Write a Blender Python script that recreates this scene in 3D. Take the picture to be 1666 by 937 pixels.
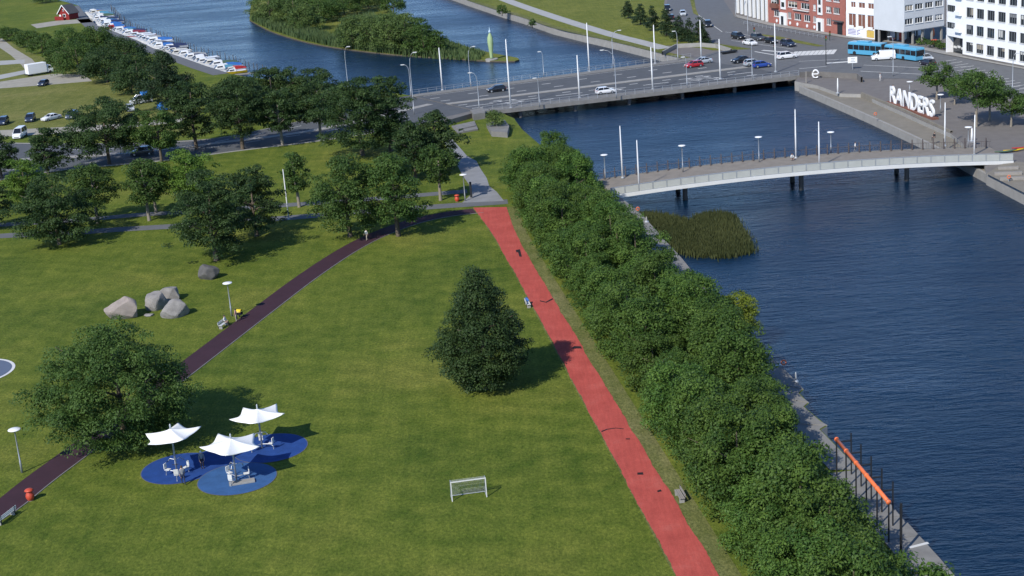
import bpy, bmesh, math, random
import numpy as np
from mathutils import Vector, Matrix
from mathutils.geometry import tessellate_polygon
R_ = math.radians
for o in list(bpy.data.objects): bpy.data.objects.remove(o)
scn = bpy.context.scene
col = scn.collection
# ------------------------------------------------------------------ camera (aerial, 54 m above the lawn)
F_PX, TH, RL, CAM_H = 2430.0, R_(16.8), R_(4.39), 54.0
_X = Vector((1, 0, 0)); _FW = Vector((0, math.cos(TH), -math.sin(TH))); _W = Vector((0, math.sin(TH), math.cos(TH)))
_R = _X*math.cos(RL) - _W*math.sin(RL); _U = _X*math.sin(RL) + _W*math.cos(RL)
cd = bpy.data.cameras.new('camera'); cam = bpy.data.objects.new('camera', cd); col.objects.link(cam)
cam.matrix_world = Matrix(((_R.x, _U.x, -_FW.x, 0), (_R.y, _U.y, -_FW.y, 0), (_R.z, _U.z, -_FW.z, CAM_H), (0, 0, 0, 1)))
cd.sensor_width = 36; cd.lens = 36*F_PX/1666; cd.clip_start = 1; cd.clip_end = 9000
scn.camera = cam
# ------------------------------------------------------------------ sky and sun
SUN_EL, SUN_AZ = R_(40), R_(36)          # shadows fall 36 deg to the right of the view direction
shadow = Vector((math.sin(SUN_AZ)*math.cos(SUN_EL), math.cos(SUN_AZ)*math.cos(SUN_EL), -math.sin(SUN_EL)))
w = bpy.data.worlds.new('World'); scn.world = w; w.use_nodes = True
nt = w.node_tree; bg = nt.nodes['Background']
sky = nt.nodes.new('ShaderNodeTexSky'); sky.sky_type = 'NISHITA'; sky.sun_disc = False
sky.sun_elevation = SUN_EL; sky.sun_rotation = R_(180) + SUN_AZ; sky.air_density = 1.0; sky.dust_density = .0; sky.ozone_density = 6.0; sky.altitude = 3000
nt.links.new(sky.outputs[0], bg.inputs[0]); bg.inputs[1].default_value = .135
sd = bpy.data.lights.new('sun', 'SUN'); sd.energy = 3.3; sd.angle = R_(.5); sd.color = (1, .95, .86)
so = bpy.data.objects.new('sun', sd); col.objects.link(so); so.location = (-60, -80, 120)
so.rotation_euler = shadow.to_track_quat('-Z', 'Y').to_euler()
scn.view_settings.view_transform = 'Standard'; scn.view_settings.look = 'None'
scn.view_settings.exposure = .62; scn.view_settings.gamma = 1; scn.view_settings.use_curve_mapping = False

WATER = -2.0
def ray(x, y): return _FW*F_PX + _R*(x-833) - _U*(y-468.5)
def G(x, y, z=0.0):
    """where the sight line through a point of the survey photograph meets the level z"""
    d = ray(x, y); t = (z-CAM_H)/d.z
    return Vector((d.x*t, d.y*t, z))
def S(x, y, z=0.0):
    g = G(x, y, z) - Vector((0, 0, CAM_H)); return F_PX/g.dot(_FW)
def hgt(xb, yb, yt, z=0.0):
    """height of an upright thing with foot (xb,yb) and top at yt"""
    g = G(xb, yb, z); dep = math.atan2(CAM_H-z, g.y); return (yb-yt)/(S(xb, yb, z)*math.cos(dep*.9))
ORD = ['', 'first', 'second', 'third', 'fourth', 'fifth', 'sixth', 'seventh', 'eighth', 'ninth', 'tenth', 'eleventh', 'twelfth', 'thirteenth', 'fourteenth', 'fifteenth', 'sixteenth', 'seventeenth', 'eighteenth', 'nineteenth', 'twentieth']
def ordn(n):
    if n <= 20: return ORD[n]
    return ['twenty', 'thirty', 'forty'][n//10-2] + '-' + ORD[n % 10] if n % 10 else ['', '', 'twentieth', 'thirtieth', 'fortieth'][n//10]
# ------------------------------------------------------------------ materials
def newmat(name):
    m = bpy.data.materials.new(name); m.use_nodes = True
    return m, m.node_tree, m.node_tree.nodes['Principled BSDF']
def ramp(nt, stops, inp):
    r = nt.nodes.new('ShaderNodeValToRGB'); e = r.color_ramp.elements
    while len(e) < len(stops): e.new(.5)
    for i, (p, c) in enumerate(stops): e[i].position = p; e[i].color = (*c, 1)
    nt.links.new(inp, r.inputs[0]); return r
def noise(nt, vec, scale, detail=4, rough=.6):
    n = nt.nodes.new('ShaderNodeTexNoise'); n.inputs['Scale'].default_value = scale
    n.inputs['Detail'].default_value = detail; n.inputs['Roughness'].default_value = rough
    if vec is not None: nt.links.new(vec, n.inputs['Vector'])
    return n
def mixc(nt, a, b, fac, mode='MIX'):
    m = nt.nodes.new('ShaderNodeMix'); m.data_type = 'RGBA'; m.blend_type = mode
    for s, v in ((m.inputs[0], fac), (m.inputs[6], a), (m.inputs[7], b)):
        if isinstance(v, bpy.types.NodeSocket): nt.links.new(v, s)
        elif isinstance(v, (int, float)): s.default_value = v
        else: s.default_value = (*v, 1)
    return m.outputs[2]
def wpos(nt, sc=None, rot=0):
    g = nt.nodes.new('ShaderNodeNewGeometry')
    if sc is None: return g.outputs['Position']
    m = nt.nodes.new('ShaderNodeMapping'); m.inputs['Scale'].default_value = sc; m.inputs['Rotation'].default_value = (0, 0, rot)
    nt.links.new(g.outputs['Position'], m.inputs[0]); return m.outputs[0]
def bump(nt, b, h, strength, dist):
    n = nt.nodes.new('ShaderNodeBump'); n.inputs['Strength'].default_value = strength; n.inputs['Distance'].default_value = dist
    nt.links.new(h, n.inputs['Height']); nt.links.new(n.outputs[0], b.inputs['Normal'])
_mats = {}
def M(name, c=None, rough=.7, var=.2, scale=2.0, metal=0.0, spec=.35, coat=0, bmp=0):
    """plain surface with a little mottling and wear"""
    if name in _mats: return _mats[name]
    m, nt, b = newmat(name)
    p = wpos(nt); n1 = noise(nt, p, scale, 5); n2 = noise(nt, p, scale*7, 3)
    lo = tuple(max(0, v*(1-var)) for v in c); hi = tuple(min(1, v*(1+var)) for v in c)
    r = ramp(nt, [(.3, lo), (.7, hi)], n1.outputs['Fac'])
    out = mixc(nt, r.outputs[0], tuple(v*(1-var*.6) for v in c), n2.outputs['Fac'])
    nt.links.new(out, b.inputs['Base Color'])
    b.inputs['Roughness'].default_value = rough; b.inputs['Metallic'].default_value = metal
    b.inputs['Specular IOR Level'].default_value = spec; b.inputs['Coat Weight'].default_value = coat
    if bmp: bump(nt, b, n2.outputs['Fac'], .5, bmp)
    _mats[name] = m; return m
def paint(name, c, rough=.25): return M(name, c, rough, .04, .6, 0, .5, .4)
def grass(name, c1, c2, c3, stripe=.25):
    m, nt, b = newmat(name); p = wpos(nt)
    big = noise(nt, p, .045, 4); mid = noise(nt, p, .35, 5, .7); fine = noise(nt, p, 2.6, 6, .8); blade = noise(nt, wpos(nt, (4.5, 2.2, 4), R_(25)), 1.0, 4, .8)
    a = ramp(nt, [(.32, c1), (.52, c2), (.72, c3)], big.outputs['Fac'])
    a2 = ramp(nt, [(.35, tuple(v*.72 for v in c1)), (.65, tuple(v*1.25 for v in c3))], mid.outputs['Fac'])
    x = mixc(nt, a.outputs[0], a2.outputs[0], .34)
    f = ramp(nt, [(.3, (.42, .5, .42)), (.7, (1.5, 1.42, 1.35))], fine.outputs['Fac'])
    x = mixc(nt, x, f.outputs[0], .75, 'MULTIPLY')
    f2 = ramp(nt, [(.32, (.55, .6, .55)), (.68, (1.42, 1.36, 1.3))], blade.outputs['Fac'])
    x = mixc(nt, x, f2.outputs[0], .9, 'MULTIPLY')
    for rot, amt in ((R_(8), .32), (R_(-50), .26)):          # mower and wheel traces
        sn = noise(nt, wpos(nt, (1.3, .09, 1), rot), 1.0, 4, .65)
        sr = ramp(nt, [(.35, (.72, .8, .72)), (.65, (1.25, 1.18, 1.15))], sn.outputs['Fac']); x = mixc(nt, x, sr.outputs[0], amt, 'MULTIPLY')
    wv = nt.nodes.new('ShaderNodeTexWave'); wv.inputs['Scale'].default_value = .09; wv.inputs['Distortion'].default_value = 6; wv.inputs['Detail'].default_value = 3
    nt.links.new(wpos(nt, (1, 1, 1), R_(-62)), wv.inputs[0])
    s = ramp(nt, [(.3, (.82, .87, .8)), (.7, (1.12, 1.1, 1.05))], wv.outputs['Fac'])
    x = mixc(nt, x, s.outputs[0], stripe, 'MULTIPLY')
    nt.links.new(x, b.inputs['Base Color']); b.inputs['Roughness'].default_value = .95; b.inputs['Specular IOR Level'].default_value = .1
    bump(nt, b, blade.outputs['Fac'], .7, .12)
    return m
m_lawn = grass('lawn_grass', (.058, .099, .015), (.1, .137, .021), (.165, .173, .039), .3)
m_rough = grass('rough_grass', (.105, .125, .03), (.14, .155, .045), (.2, .19, .075), .1)
m_bank = grass('bank_grass', (.1, .125, .024), (.135, .155, .034), (.18, .185, .05), .1)
m_worn = grass('worn_grass', (.085, .11, .026), (.125, .14, .045), (.19, .175, .095), 0)
def foliage(name, dark, light, hue=.07):
    m, nt, b = newmat(name)
    dark = tuple(v*1.22 for v in dark); light = tuple(v*1.2 for v in light)
    at = nt.nodes.new('ShaderNodeAttribute'); at.attribute_name = 'tint'
    oi = nt.nodes.new('ShaderNodeObjectInfo')
    r = ramp(nt, [(.0, dark), (1.0, light)], at.outputs['Fac'])
    hs = nt.nodes.new('ShaderNodeHueSaturation'); nt.links.new(r.outputs[0], hs.inputs['Color'])
    mr = nt.nodes.new('ShaderNodeMapRange'); mr.inputs[3].default_value = .5-hue*.035; mr.inputs[4].default_value = .5+hue*.035
    nt.links.new(oi.outputs['Random'], mr.inputs[0]); nt.links.new(mr.outputs[0], hs.inputs['Hue'])
    mr2 = nt.nodes.new('ShaderNodeMapRange'); mr2.inputs[3].default_value = 1-hue; mr2.inputs[4].default_value = 1+hue
    nt.links.new(oi.outputs['Random'], mr2.inputs[0]); nt.links.new(mr2.outputs[0], hs.inputs['Value'])
    nt.links.new(hs.outputs[0], b.inputs['Base Color']); b.inputs['Roughness'].default_value = .6; b.inputs['Specular IOR Level'].default_value = .25
    tr = nt.nodes.new('ShaderNodeBsdfTranslucent'); nt.links.new(hs.outputs[0], tr.inputs[0])
    mx = nt.nodes.new('ShaderNodeMixShader'); mx.inputs[0].default_value = .3
    nt.links.new(b.outputs[0], mx.inputs[1]); nt.links.new(tr.outputs[0], mx.inputs[2])
    nt.links.new(mx.outputs[0], nt.nodes['Material Output'].inputs[0]); return m
f_hedge = foliage('leaves_hedge', (.032, .072, .013), (.092, .152, .026), .17)
f_dark = foliage('leaves_dark', (.022, .046, .014), (.05, .085, .022))
f_mid = foliage('leaves_mid', (.032, .068, .014), (.075, .125, .026))
f_bright = foliage('leaves_bright', (.06, .12, .016), (.12, .19, .03))
f_shrub = foliage('leaves_shrub', (.095, .14, .012), (.18, .215, .025))
f_will = foliage('leaves_willow', (.05, .088, .022), (.11, .155, .04))
f_pine = foliage('leaves_pine', (.016, .034, .014), (.034, .058, .02))
f_reed = foliage('reed_blades', (.035, .046, .016), (.085, .095, .034), .02)
f_reedi = foliage('reed_blades_pale', (.05, .085, .03), (.1, .14, .05), .02)
m_bark = M('bark', (.12, .095, .07), .9, .35, 3, bmp=.03)
m_barkp = M('bark_pale', (.24, .21, .17), .9, .3, 3, bmp=.03)
m_asph = M('asphalt', (.088, .094, .102), .9, .22, .5)
m_asph2 = M('asphalt_path', (.125, .13, .138), .9, .2, .6)
m_pale = M('pale_path', (.36, .36, .35), .9, .2, .5)
m_gravel = M('gravel', (.33, .31, .26), .95, .3, .5)
m_conc = M('concrete', (.30, .29, .27), .85, .22, .8, bmp=.01)
m_concd = M('concrete_dark', (.16, .15, .14), .85, .3, .5)
m_concf = M('bridge_concrete', (.2, .195, .185), .85, .25, .8)
m_slab = M('quay_concrete', (.215, .21, .2), .85, .3, .6, bmp=.01)
m_plaza = M('plaza_paving', (.165, .152, .143), .85, .2, .5)
m_terr = M('terrace_paving', (.21, .19, .155), .85, .2, .5)
m_line = M('road_paint', (.62, .62, .6), .7, .25, 1.5)
def red_mat():
    m, nt, b = newmat('red_rubber_path'); p = wpos(nt); n1 = noise(nt, p, .3, 6, .7); n2 = noise(nt, wpos(nt, (3, .25, 1), R_(-7)), 1, 5, .7); n3 = noise(nt, p, 9, 4, .8)
    a = ramp(nt, [(.3, (.36, .064, .05)), (.55, (.43, .082, .064)), (.75, (.46, .115, .092))], n1.outputs['Fac']); c = ramp(nt, [(.35, (.78, .78, .8)), (.65, (1.12, 1.1, 1.1))], n2.outputs['Fac'])
    x = mixc(nt, a.outputs[0], c.outputs[0], .6, 'MULTIPLY'); d = ramp(nt, [(.35, (.75, .75, .75)), (.65, (1.18, 1.18, 1.18))], n3.outputs['Fac']); x = mixc(nt, x, d.outputs[0], .6, 'MULTIPLY')
    nt.links.new(x, b.inputs['Base Color']); b.inputs['Roughness'].default_value = .9; b.inputs['Specular IOR Level'].default_value = .2; return m
m_red = red_mat()
m_maroon = M('maroon_path', (.042, .016, .024), .85, .25, .5)
m_white = M('white_paint', (.78, .78, .77), .5, .06, .5)
m_offw = M('off_white', (.62, .62, .6), .55, .1, .5)
m_steel = M('galvanised_steel', (.42, .44, .46), .45, .1, 1, .5)
m_dsteel = M('dark_steel', (.03, .032, .036), .5, .15, 1, .3)
m_black = M('black_rubber', (.018, .018, .02), .8, .2, 2)
m_glass = M('window_glass', (.02, .028, .036), .08, .2, .3, 0, .6)
m_glassg = M('car_glass', (.012, .015, .02), .06, .1, .3, 0, .6)
m_lamp = M('lamp_lens', (.8, .8, .78), .3, .03, 1)
m_tail = M('tail_lens', (.35, .02, .02), .3, .05, 1)
m_orange = M('orange_paint', (.72, .17, .06), .45, .1, 1)
m_binred = M('bin_red', (.5, .07, .035), .45, .15, 2)
m_wood = M('grey_wood', (.27, .25, .225), .8, .2, 1.5)
m_brick = M('red_brick', (.36, .135, .105), .85, .2, 1.2)
m_brickd = M('dark_brick', (.2, .085, .06), .85, .25, 1.0)
m_wallw = M('white_render', (.8, .8, .8), .7, .04, .3)
m_wallg = M('grey_panel', (.56, .58, .6), .6, .08, .4)
m_roof = M('roof_felt', (.09, .09, .095), .9, .2, .5)
m_rock = M('granite', (.26, .245, .23), .9, .4, 1.2, bmp=.06)
m_rockw = M('granite_warm', (.30, .255, .225), .9, .3, .9, bmp=.06)
m_rockd = M('granite_dark', (.12, .115, .11), .9, .4, 1.2, bmp=.06)
m_fabric = M('white_canvas', (.8, .8, .78), .8, .04, 1)
m_blue = M('blue_rubber', (.013, .056, .23), .85, .3, .9)
m_blue2 = M('pale_blue_rubber', (.035, .105, .26), .85, .3, .9)
m_skin = M('skin', (.5, .32, .24), .6, .05, 5)
m_hair = M('hair', (.06, .04, .03), .7, .2, 9)
m_net = M('net_cord', (.45, .47, .45), .8, .1, 5)
m_mud = M('bank_mud', (.1, .085, .06), .95, .4, .6)
# ------------------------------------------------------------------ mesh helpers
class MB:
    def __init__(s): s.v = []; s.f = []; s.m = []; s.mats = []
    def mi(s, m):
        if m not in s.mats: s.mats.append(m)
        return s.mats.index(m)
    def add(s, vs, fs, m):
        o = len(s.v); s.v += [tuple(v) for v in vs]; k = s.mi(m)
        for f in fs: s.f.append([i+o for i in f]); s.m.append(k)
    def box(s, c, d, m, rz=0, taper=1.0):
        x, y, z = (q/2 for q in d); cs, sn = math.cos(rz), math.sin(rz); vs = []
        for k, (a, b, e) in enumerate(((-x, -y, -z), (x, -y, -z), (x, y, -z), (-x, y, -z), (-x, -y, z), (x, -y, z), (x, y, z), (-x, y, z))):
            t = taper if k > 3 else 1
            a *= t; b *= t
            vs.append((c[0]+a*cs-b*sn, c[1]+a*sn+b*cs, c[2]+e))
        s.add(vs, [(0, 3, 2, 1), (4, 5, 6, 7), (0, 1, 5, 4), (1, 2, 6, 5), (2, 3, 7, 6), (3, 0, 4, 7)], m)
    def fbox(s, O, u, n, u0, u1, n0, n1, z0, z1, m):
        """box in a facade frame: u along the wall, n outward"""
        P = lambda a, b, z: (O.x+u.x*a+n.x*b, O.y+u.y*a+n.y*b, O.z+z)
        vs = [P(u0, n0, z0), P(u1, n0, z0), P(u1, n1, z0), P(u0, n1, z0), P(u0, n0, z1), P(u1, n0, z1), P(u1, n1, z1), P(u0, n1, z1)]
        s.add(vs, [(0, 1, 2, 3), (4, 7, 6, 5), (0, 4, 5, 1), (1, 5, 6, 2), (2, 6, 7, 3), (3, 7, 4, 0)], m)
    def tube(s, pts, rad, m, n=6, cap=True):
        pts = [Vector(p) for p in pts]
        if not hasattr(rad, '__len__'): rad = [rad]*len(pts)
        vs = []; fs = []
        for i, p in enumerate(pts):
            t = (pts[min(i+1, len(pts)-1)]-pts[max(i-1, 0)])
            if t.length < 1e-6: t = Vector((0, 0, 1))
            t.normalize(); a = t.cross(Vector((0, 0, 1)) if abs(t.z) < .9 else Vector((1, 0, 0))).normalized(); b = t.cross(a)
            for k in range(n):
                q = 2*math.pi*k/n; vs.append(p+(a*math.cos(q)+b*math.sin(q))*rad[i])
        for i in range(len(pts)-1):
            for k in range(n): fs.append((i*n+k, i*n+(k+1) % n, (i+1)*n+(k+1) % n, (i+1)*n+k))
        if cap: fs += [tuple(range(n))[::-1], tuple((len(pts)-1)*n+k for k in range(n))]
        s.add(vs, fs, m)
    def lathe(s, c, prof, m, n=16):
        vs = []; fs = []
        for r, z in prof:
            for k in range(n): q = 2*math.pi*k/n; vs.append((c[0]+r*math.cos(q), c[1]+r*math.sin(q), c[2]+z))
        for i in range(len(prof)-1):
            for k in range(n): fs.append((i*n+k, i*n+(k+1) % n, (i+1)*n+(k+1) % n, (i+1)*n+k))
        fs += [tuple(range(n))[::-1], tuple((len(prof)-1)*n+k for k in range(n))]
        s.add(vs, fs, m)
    def poly(s, pts, z, m):
        pts = [Vector((p[0], p[1], 0)) for p in pts]
        if sum(a.x*b.y-b.x*a.y for a, b in zip(pts, pts[1:]+pts[:1])) < 0: pts.reverse()
        fs = []
        for t in tessellate_polygon([pts]):
            a, b, c = (pts[i] for i in t)
            fs.append(tuple(t) if (b-a).cross(c-a).z > 0 else tuple(reversed(t)))
        s.add([(p.x, p.y, z) for p in pts], fs, m); return pts
    def slab(s, pts, z0, z1, m, mside=None):
        pts = s.poly(pts, z1, m); n = len(pts)
        s.add([(p.x, p.y, z0) for p in pts]+[(p.x, p.y, z1) for p in pts], [(i, (i+1) % n, n+(i+1) % n, n+i) for i in range(n)], mside or m)
    def loft(s, secs, m, cap=True, closed=True):
        n = len(secs[0]); vs = [p for q in secs for p in q]; fs = []
        for i in range(len(secs)-1):
            for k in range(n if closed else n-1): fs.append((i*n+k, i*n+(k+1) % n, (i+1)*n+(k+1) % n, (i+1)*n+k))
        if cap: fs += [tuple(range(n))[::-1], tuple((len(secs)-1)*n+k for k in range(n))]
        s.add(vs, fs, m)
    def build(s, name, parent=None, smooth=False, fix=False, bevel=0):
        me = bpy.data.meshes.new(name); me.from_pydata(s.v, [], s.f)
        for m in s.mats: me.materials.append(m)
        if len(s.mats) > 1: me.polygons.foreach_set('material_index', s.m)
        if fix:
            bm = bmesh.new(); bm.from_mesh(me); bmesh.ops.recalc_face_normals(bm, faces=bm.faces); bm.to_mesh(me); bm.free()
        if smooth: me.polygons.foreach_set('use_smooth', [True]*len(me.polygons))
        me.update(); o = bpy.data.objects.new(name, me); col.objects.link(o)
        if parent is not None: o.parent = parent
        if bevel:
            b = o.modifiers.new('bevel', 'BEVEL'); b.width = bevel; b.segments = 2; b.limit_method = 'ANGLE'
        return o
def tag(o, label, cat, group=None):
    o['label'] = label; o['category'] = cat
    if group: o['group'] = group
    return o
def struct(o, kind='structure', label=None):
    o['kind'] = kind
    if label: o['label'] = label
    return o
def empty(name, loc=(0, 0, 0), rz=0, label=None, cat=None, group=None):
    o = bpy.data.objects.new(name, None); o.location = loc; o.rotation_euler = (0, 0, rz); o.empty_display_size = .5; col.objects.link(o)
    if label: tag(o, label, cat, group)
    return o
def copy_tree(o, parent=None):
    c = o.copy(); col.objects.link(c); c.parent = parent
    for ch in [q for q in o.children]: copy_tree(ch, c)
    return c
def spline(pts, step=1.5):
    """smooth line through points (x, y)"""
    P = [Vector((p[0], p[1])) for p in pts]; out = []
    for i in range(len(P)-1):
        a, b, c, d = P[max(i-1, 0)], P[i], P[i+1], P[min(i+2, len(P)-1)]
        n = max(2, int((c-b).length/step))
        for k in range(n):
            t = k/n
            out.append(.5*((2*b)+(c-a)*t+(2*a-5*b+4*c-d)*t*t+(3*b-a-3*c+d)*t**3))
    out.append(P[-1]); return out
def offs(line, d):
    out = []
    for i, p in enumerate(line):
        t = (line[min(i+1, len(line)-1)]-line[max(i-1, 0)]).normalized(); out.append(p+Vector((t.y, -t.x))*d)
    return out
def ribbon(mb, line, d0, d1, z, m, z0=None):
    a, b = offs(line, d0), offs(line, d1); n = len(line)
    vs = [(p.x, p.y, z) for p in a]+[(p.x, p.y, z) for p in b]
    fs = [(i, n+i, n+i+1, i+1) for i in range(n-1)]
    if d1 > d0: fs = [f[::-1] for f in fs]
    fs = [f[::-1] for f in fs] if (Vector(vs[fs[0][1]])-Vector(vs[fs[0][0]])).cross(Vector(vs[fs[0][2]])-Vector(vs[fs[0][0]])).z < 0 else fs
    mb.add(vs, fs, m)
    if z0 is not None:
        for e in (a, b):
            mb.add([(p.x, p.y, z0) for p in e]+[(p.x, p.y, z) for p in e], [(i, i+1, n+i+1, n+i) for i in range(n-1)], m)
def gp(l, z=0): return [G(x, y, z) for x, y in l]
def xy(p): return (p[0], p[1])
# ================================================================== SETTING
# ---- water
def water_mat():
    m, nt, b = newmat('river_water')
    big = noise(nt, wpos(nt, (.012, .03, 1)), 1, 3)
    c = ramp(nt, [(.35, (.001, .012, .034)), (.65, (.002, .019, .046))], big.outputs['Fac'])
    nt.links.new(c.outputs[0], b.inputs['Base Color']); b.inputs['IOR'].default_value = 1.36
    rr = nt.nodes.new('ShaderNodeMapRange'); rr.inputs[1].default_value = .35; rr.inputs[2].default_value = .65; rr.inputs[3].default_value = .2; rr.inputs[4].default_value = .34
    wn = noise(nt, wpos(nt, (.015, .05, 1), R_(30)), 1.0, 4, .65); nt.links.new(wn.outputs['Fac'], rr.inputs[0]); nt.links.new(rr.outputs[0], b.inputs['Roughness'])
    n1 = noise(nt, wpos(nt, (.34, 1.0, 1), R_(-8)), 1.0, 4, .6); n2 = noise(nt, wpos(nt, (.9, 2.6, 1), R_(12)), 1.0, 3, .6); n3 = noise(nt, wpos(nt, (.08, .2, 1), R_(20)), 1.0, 2)
    a = nt.nodes.new('ShaderNodeMath'); a.operation = 'MULTIPLY_ADD'; nt.links.new(n2.outputs['Fac'], a.inputs[0]); a.inputs[1].default_value = .38; nt.links.new(n1.outputs['Fac'], a.inputs[2])
    a3 = nt.nodes.new('ShaderNodeMath'); a3.operation = 'MULTIPLY_ADD'; nt.links.new(n3.outputs['Fac'], a3.inputs[0]); a3.inputs[1].default_value = 1.1; nt.links.new(a.outputs[0], a3.inputs[2])
    bp = nt.nodes.new('ShaderNodeBump'); bp.inputs['Distance'].default_value = .5
    mr = nt.nodes.new('ShaderNodeMapRange'); mr.inputs[1].default_value = .3; mr.inputs[2].default_value = .7; mr.inputs[3].default_value = .38; mr.inputs[4].default_value = 1.0
    nt.links.new(wn.outputs['Fac'], mr.inputs[0]); nt.links.new(mr.outputs[0], bp.inputs['Strength'])
    nt.links.new(a3.outputs[0], bp.inputs['Height']); nt.links.new(bp.outputs[0], b.inputs['Normal'])
    return m
mb = MB(); mb.poly([(-3000, -400), (3000, -400), (3000, 5000), (-3000, 5000)], WATER, water_mat()); struct(mb.build('water'))
# ---- left bank (park side)
QUAY = [(1010, 322), (1040, 345), (1112, 424), (1165, 490), (1238, 563), (1282, 608), (1307, 634), (1301, 640), (1316, 656), (1309, 662), (1346, 693), (1335, 699), (1400, 765), (1467, 841), (1527, 907)]
quay = [xy(G(*p)) for p in QUAY]
MAR = [(372, 119), (334, 107), (289, 91), (248, 78), (224, 66), (174, 47), (157, 41), (142, 28), (128, 9)]
marina = [xy(G(*p)) for p in MAR]
left = [(33, 70), (36, 20), (40, -300), (-2500, -300), (-2500, 4500), (-900, 4500), (-330, 1000), (-215, 720)] + marina[::-1] + \
       [xy(G(395, 124)), xy(G(470, 133)), xy(G(575, 143)), xy(G(655, 153)), (-17, 330), (-3.5, 306), (0.6, 303), (3.0, 296), (4.2, 284), (8.0, 262), (13.5, 240)] + quay
mb = MB(); mb.slab(left, -4, 0, m_lawn, m_conc); lawn = struct(mb.build('ground'))
# ---- right bank
RB = [(1850, 405), (1666, 311), (1605, 280)]
rq = [xy(G(*p)) for p in RB]
tz = -.7
terr_out = [xy(G(x, y, tz)) for x, y in ((1605, 285), (1520, 239), (1410, 188), (1300, 141))]
terr_in = [xy(G(x, y, 0)) for x, y in ((1330, 139), (1366, 152), (1402, 153), (1548, 218), (1600, 262))]
north = [xy(G(*p)) for p in ((1122, 98), (1090, 90), (1000, 68), (950, 57), (900, 45), (850, 28), (815, 18), (760, 0))]
right = rq + terr_in[::-1] + [(63.0, 314.0), (65.5, 320.5), (62, 335), (47.2, 356.2)] + north + [(-30, 620), (-75, 760), (-180, 1000), (-700, 4500), (2500, 4500), (2500, -300), (90, -300), (82, 100)]
mb = MB(); mb.slab(right, -4, 0, m_plaza, m_conc); struct(mb.build('plaza_ground'))
mb = MB(); mb.slab(terr_out + terr_in, -4, tz, m_terr, m_conc); struct(mb.build('terrace_pavement'))
far = MB(); far.poly([(-6000, 3000), (6000, 3000), (6000, 8500), (-6000, 8500)], .3, m_bank); struct(far.build('terrain'))
# terrace kerb stones
mb = MB()
ln = [Vector(p) for p in terr_out]; ribbon(mb, spline(ln, 4), -.02, .45, tz+.14, m_conc, tz-.6); struct(mb.build('kerb'))
# grass on the north bank
nb = north[:] + [(-30, 620), (-75, 760), (60, 760)] + [xy(G(1088, -40)), xy(G(1080, 8)), xy(G(1092, 40)), xy(G(1130, 55)), xy(G(1160, 70)), xy(G(1225, 80)), xy(G(1160, 82)), xy(G(1140, 78)), xy(G(1085, 74)), xy(G(1078, 86))]
mb = MB(); mb.poly(nb, .02, m_bank); struct(mb.build('bank_lawn'))
mb = MB(); ribbon(mb, spline(gp([(815, -3), (850, 10), (900, 27), (950, 43), (1000, 58), (1040, 68), (1082, 79)]), 4), -2.0, 2.0, .05, m_pale); struct(mb.build('bank_path'))
# rough shoreline strip of the north bank
mb = MB(); ribbon(mb, spline([Vector(p) for p in north], 4), -.2, 1.9, .035, m_worn); struct(mb.build('shore_strip'))
# ---- ground cover patches on the left bank
def patch(name, px, z, m): 
    mb = MB(); mb.poly([xy(G(*p)) for p in px], z, m); return struct(mb.build(name))
patch('parking_lawn', [(-120, 100), (0, 60), (60, 90), (140, 110), (250, 150), (330, 190), (300, 215), (120, 214), (-150, 222)], .012, m_rough)
patch('gravel_track', [(-60, 66), (0, 60), (22, 78), (52, 96), (66, 112), (48, 122), (35, 106), (18, 90), (0, 78), (-60, 86)], .03, m_gravel)
patch('gravel_yard', [(-80, 150), (0, 144), (80, 138), (150, 132), (138, 122), (90, 120), (60, 124), (0, 133), (-80, 136)], .03, m_gravel)
patch('gravel_strip', [(-80, 112), (0, 122), (52, 112), (56, 117), (0, 129), (-80, 128)], .035, m_pale)
patch('gravel_spur', [(-80, 98), (0, 99), (40, 97), (40, 103), (0, 106), (-80, 108)], .035, m_pale)
patch('parking_lane', [(-80, 214), (0, 212), (120, 206), (210, 200), (300, 192), (300, 198), (210, 208), (120, 216), (0, 223), (-80, 226)], .03, m_gravel)
patch('cabin_yard', [(50, 40), (90, 34), (150, 30), (152, 36), (100, 40), (60, 46)], .03, m_gravel)
mq = [Vector(p) for p in marina]
mb = MB(); ribbon(mb, mq, .05, -4.2, .03, m_asph2); struct(mb.build('marina_quay'))
# ---- main road with bridge approach
RN = [(-160, 318), (0, 293), (110, 276), (260, 262), (400, 244), (523, 229), (640, 211), (715, 197), (770, 186), (791, 183)]
RFR = [(673, 155), (640, 160), (560, 180), (470, 202), (350, 226), (200, 234), (0, 233), (-160, 226)]
mb = MB(); mb.poly([xy(G(*p)) for p in RN+RFR], .05, m_asph); road = struct(mb.build('road'))
mb = MB()
ribbon(mb, spline(gp(RN[:8]), 4), -.08, .22, .13, m_conc, .0); struct(mb.build('kerb'))
mb = MB(); ribbon(mb, spline(gp(RFR[1:]), 4), -.08, .22, .13, m_conc, .0); struct(mb.build('kerb'))
mb = MB(); ribbon(mb, spline(gp([(-160, 268), (0, 262), (200, 250), (330, 236), (470, 219), (560, 203), (640, 184), (700, 170)]), 4), -1.0, 1.0, .12, m_conc, .0); struct(mb.build('median_strip'))
def dash(parent, a, b, wd, z, m=None):
    a = Vector(a[:2]); b = Vector(b[:2]); t = (b-a).normalized(); n = Vector((-t.y, t.x))*wd/2
    q = MB(); q.poly([a+n, b+n, b-n, a-n], z, m or m_line); return q.build('lane_marking', parent)
def dashes(parent, line, L, gap, wd, z):
    line = [Vector(p[:2]) for p in line]
    for a, b in zip(line, line[1:]):
        d = (b-a).length; t = (b-a)/d; s = 0
        while s+L < d: dash(parent, a+t*s, a+t*(s+L), wd, z); s += L+gap
dashes(road, gp([(0, 278), (200, 260), (400, 232), (530, 214), (690, 186)]), 3, 5, .22, .058)
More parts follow.
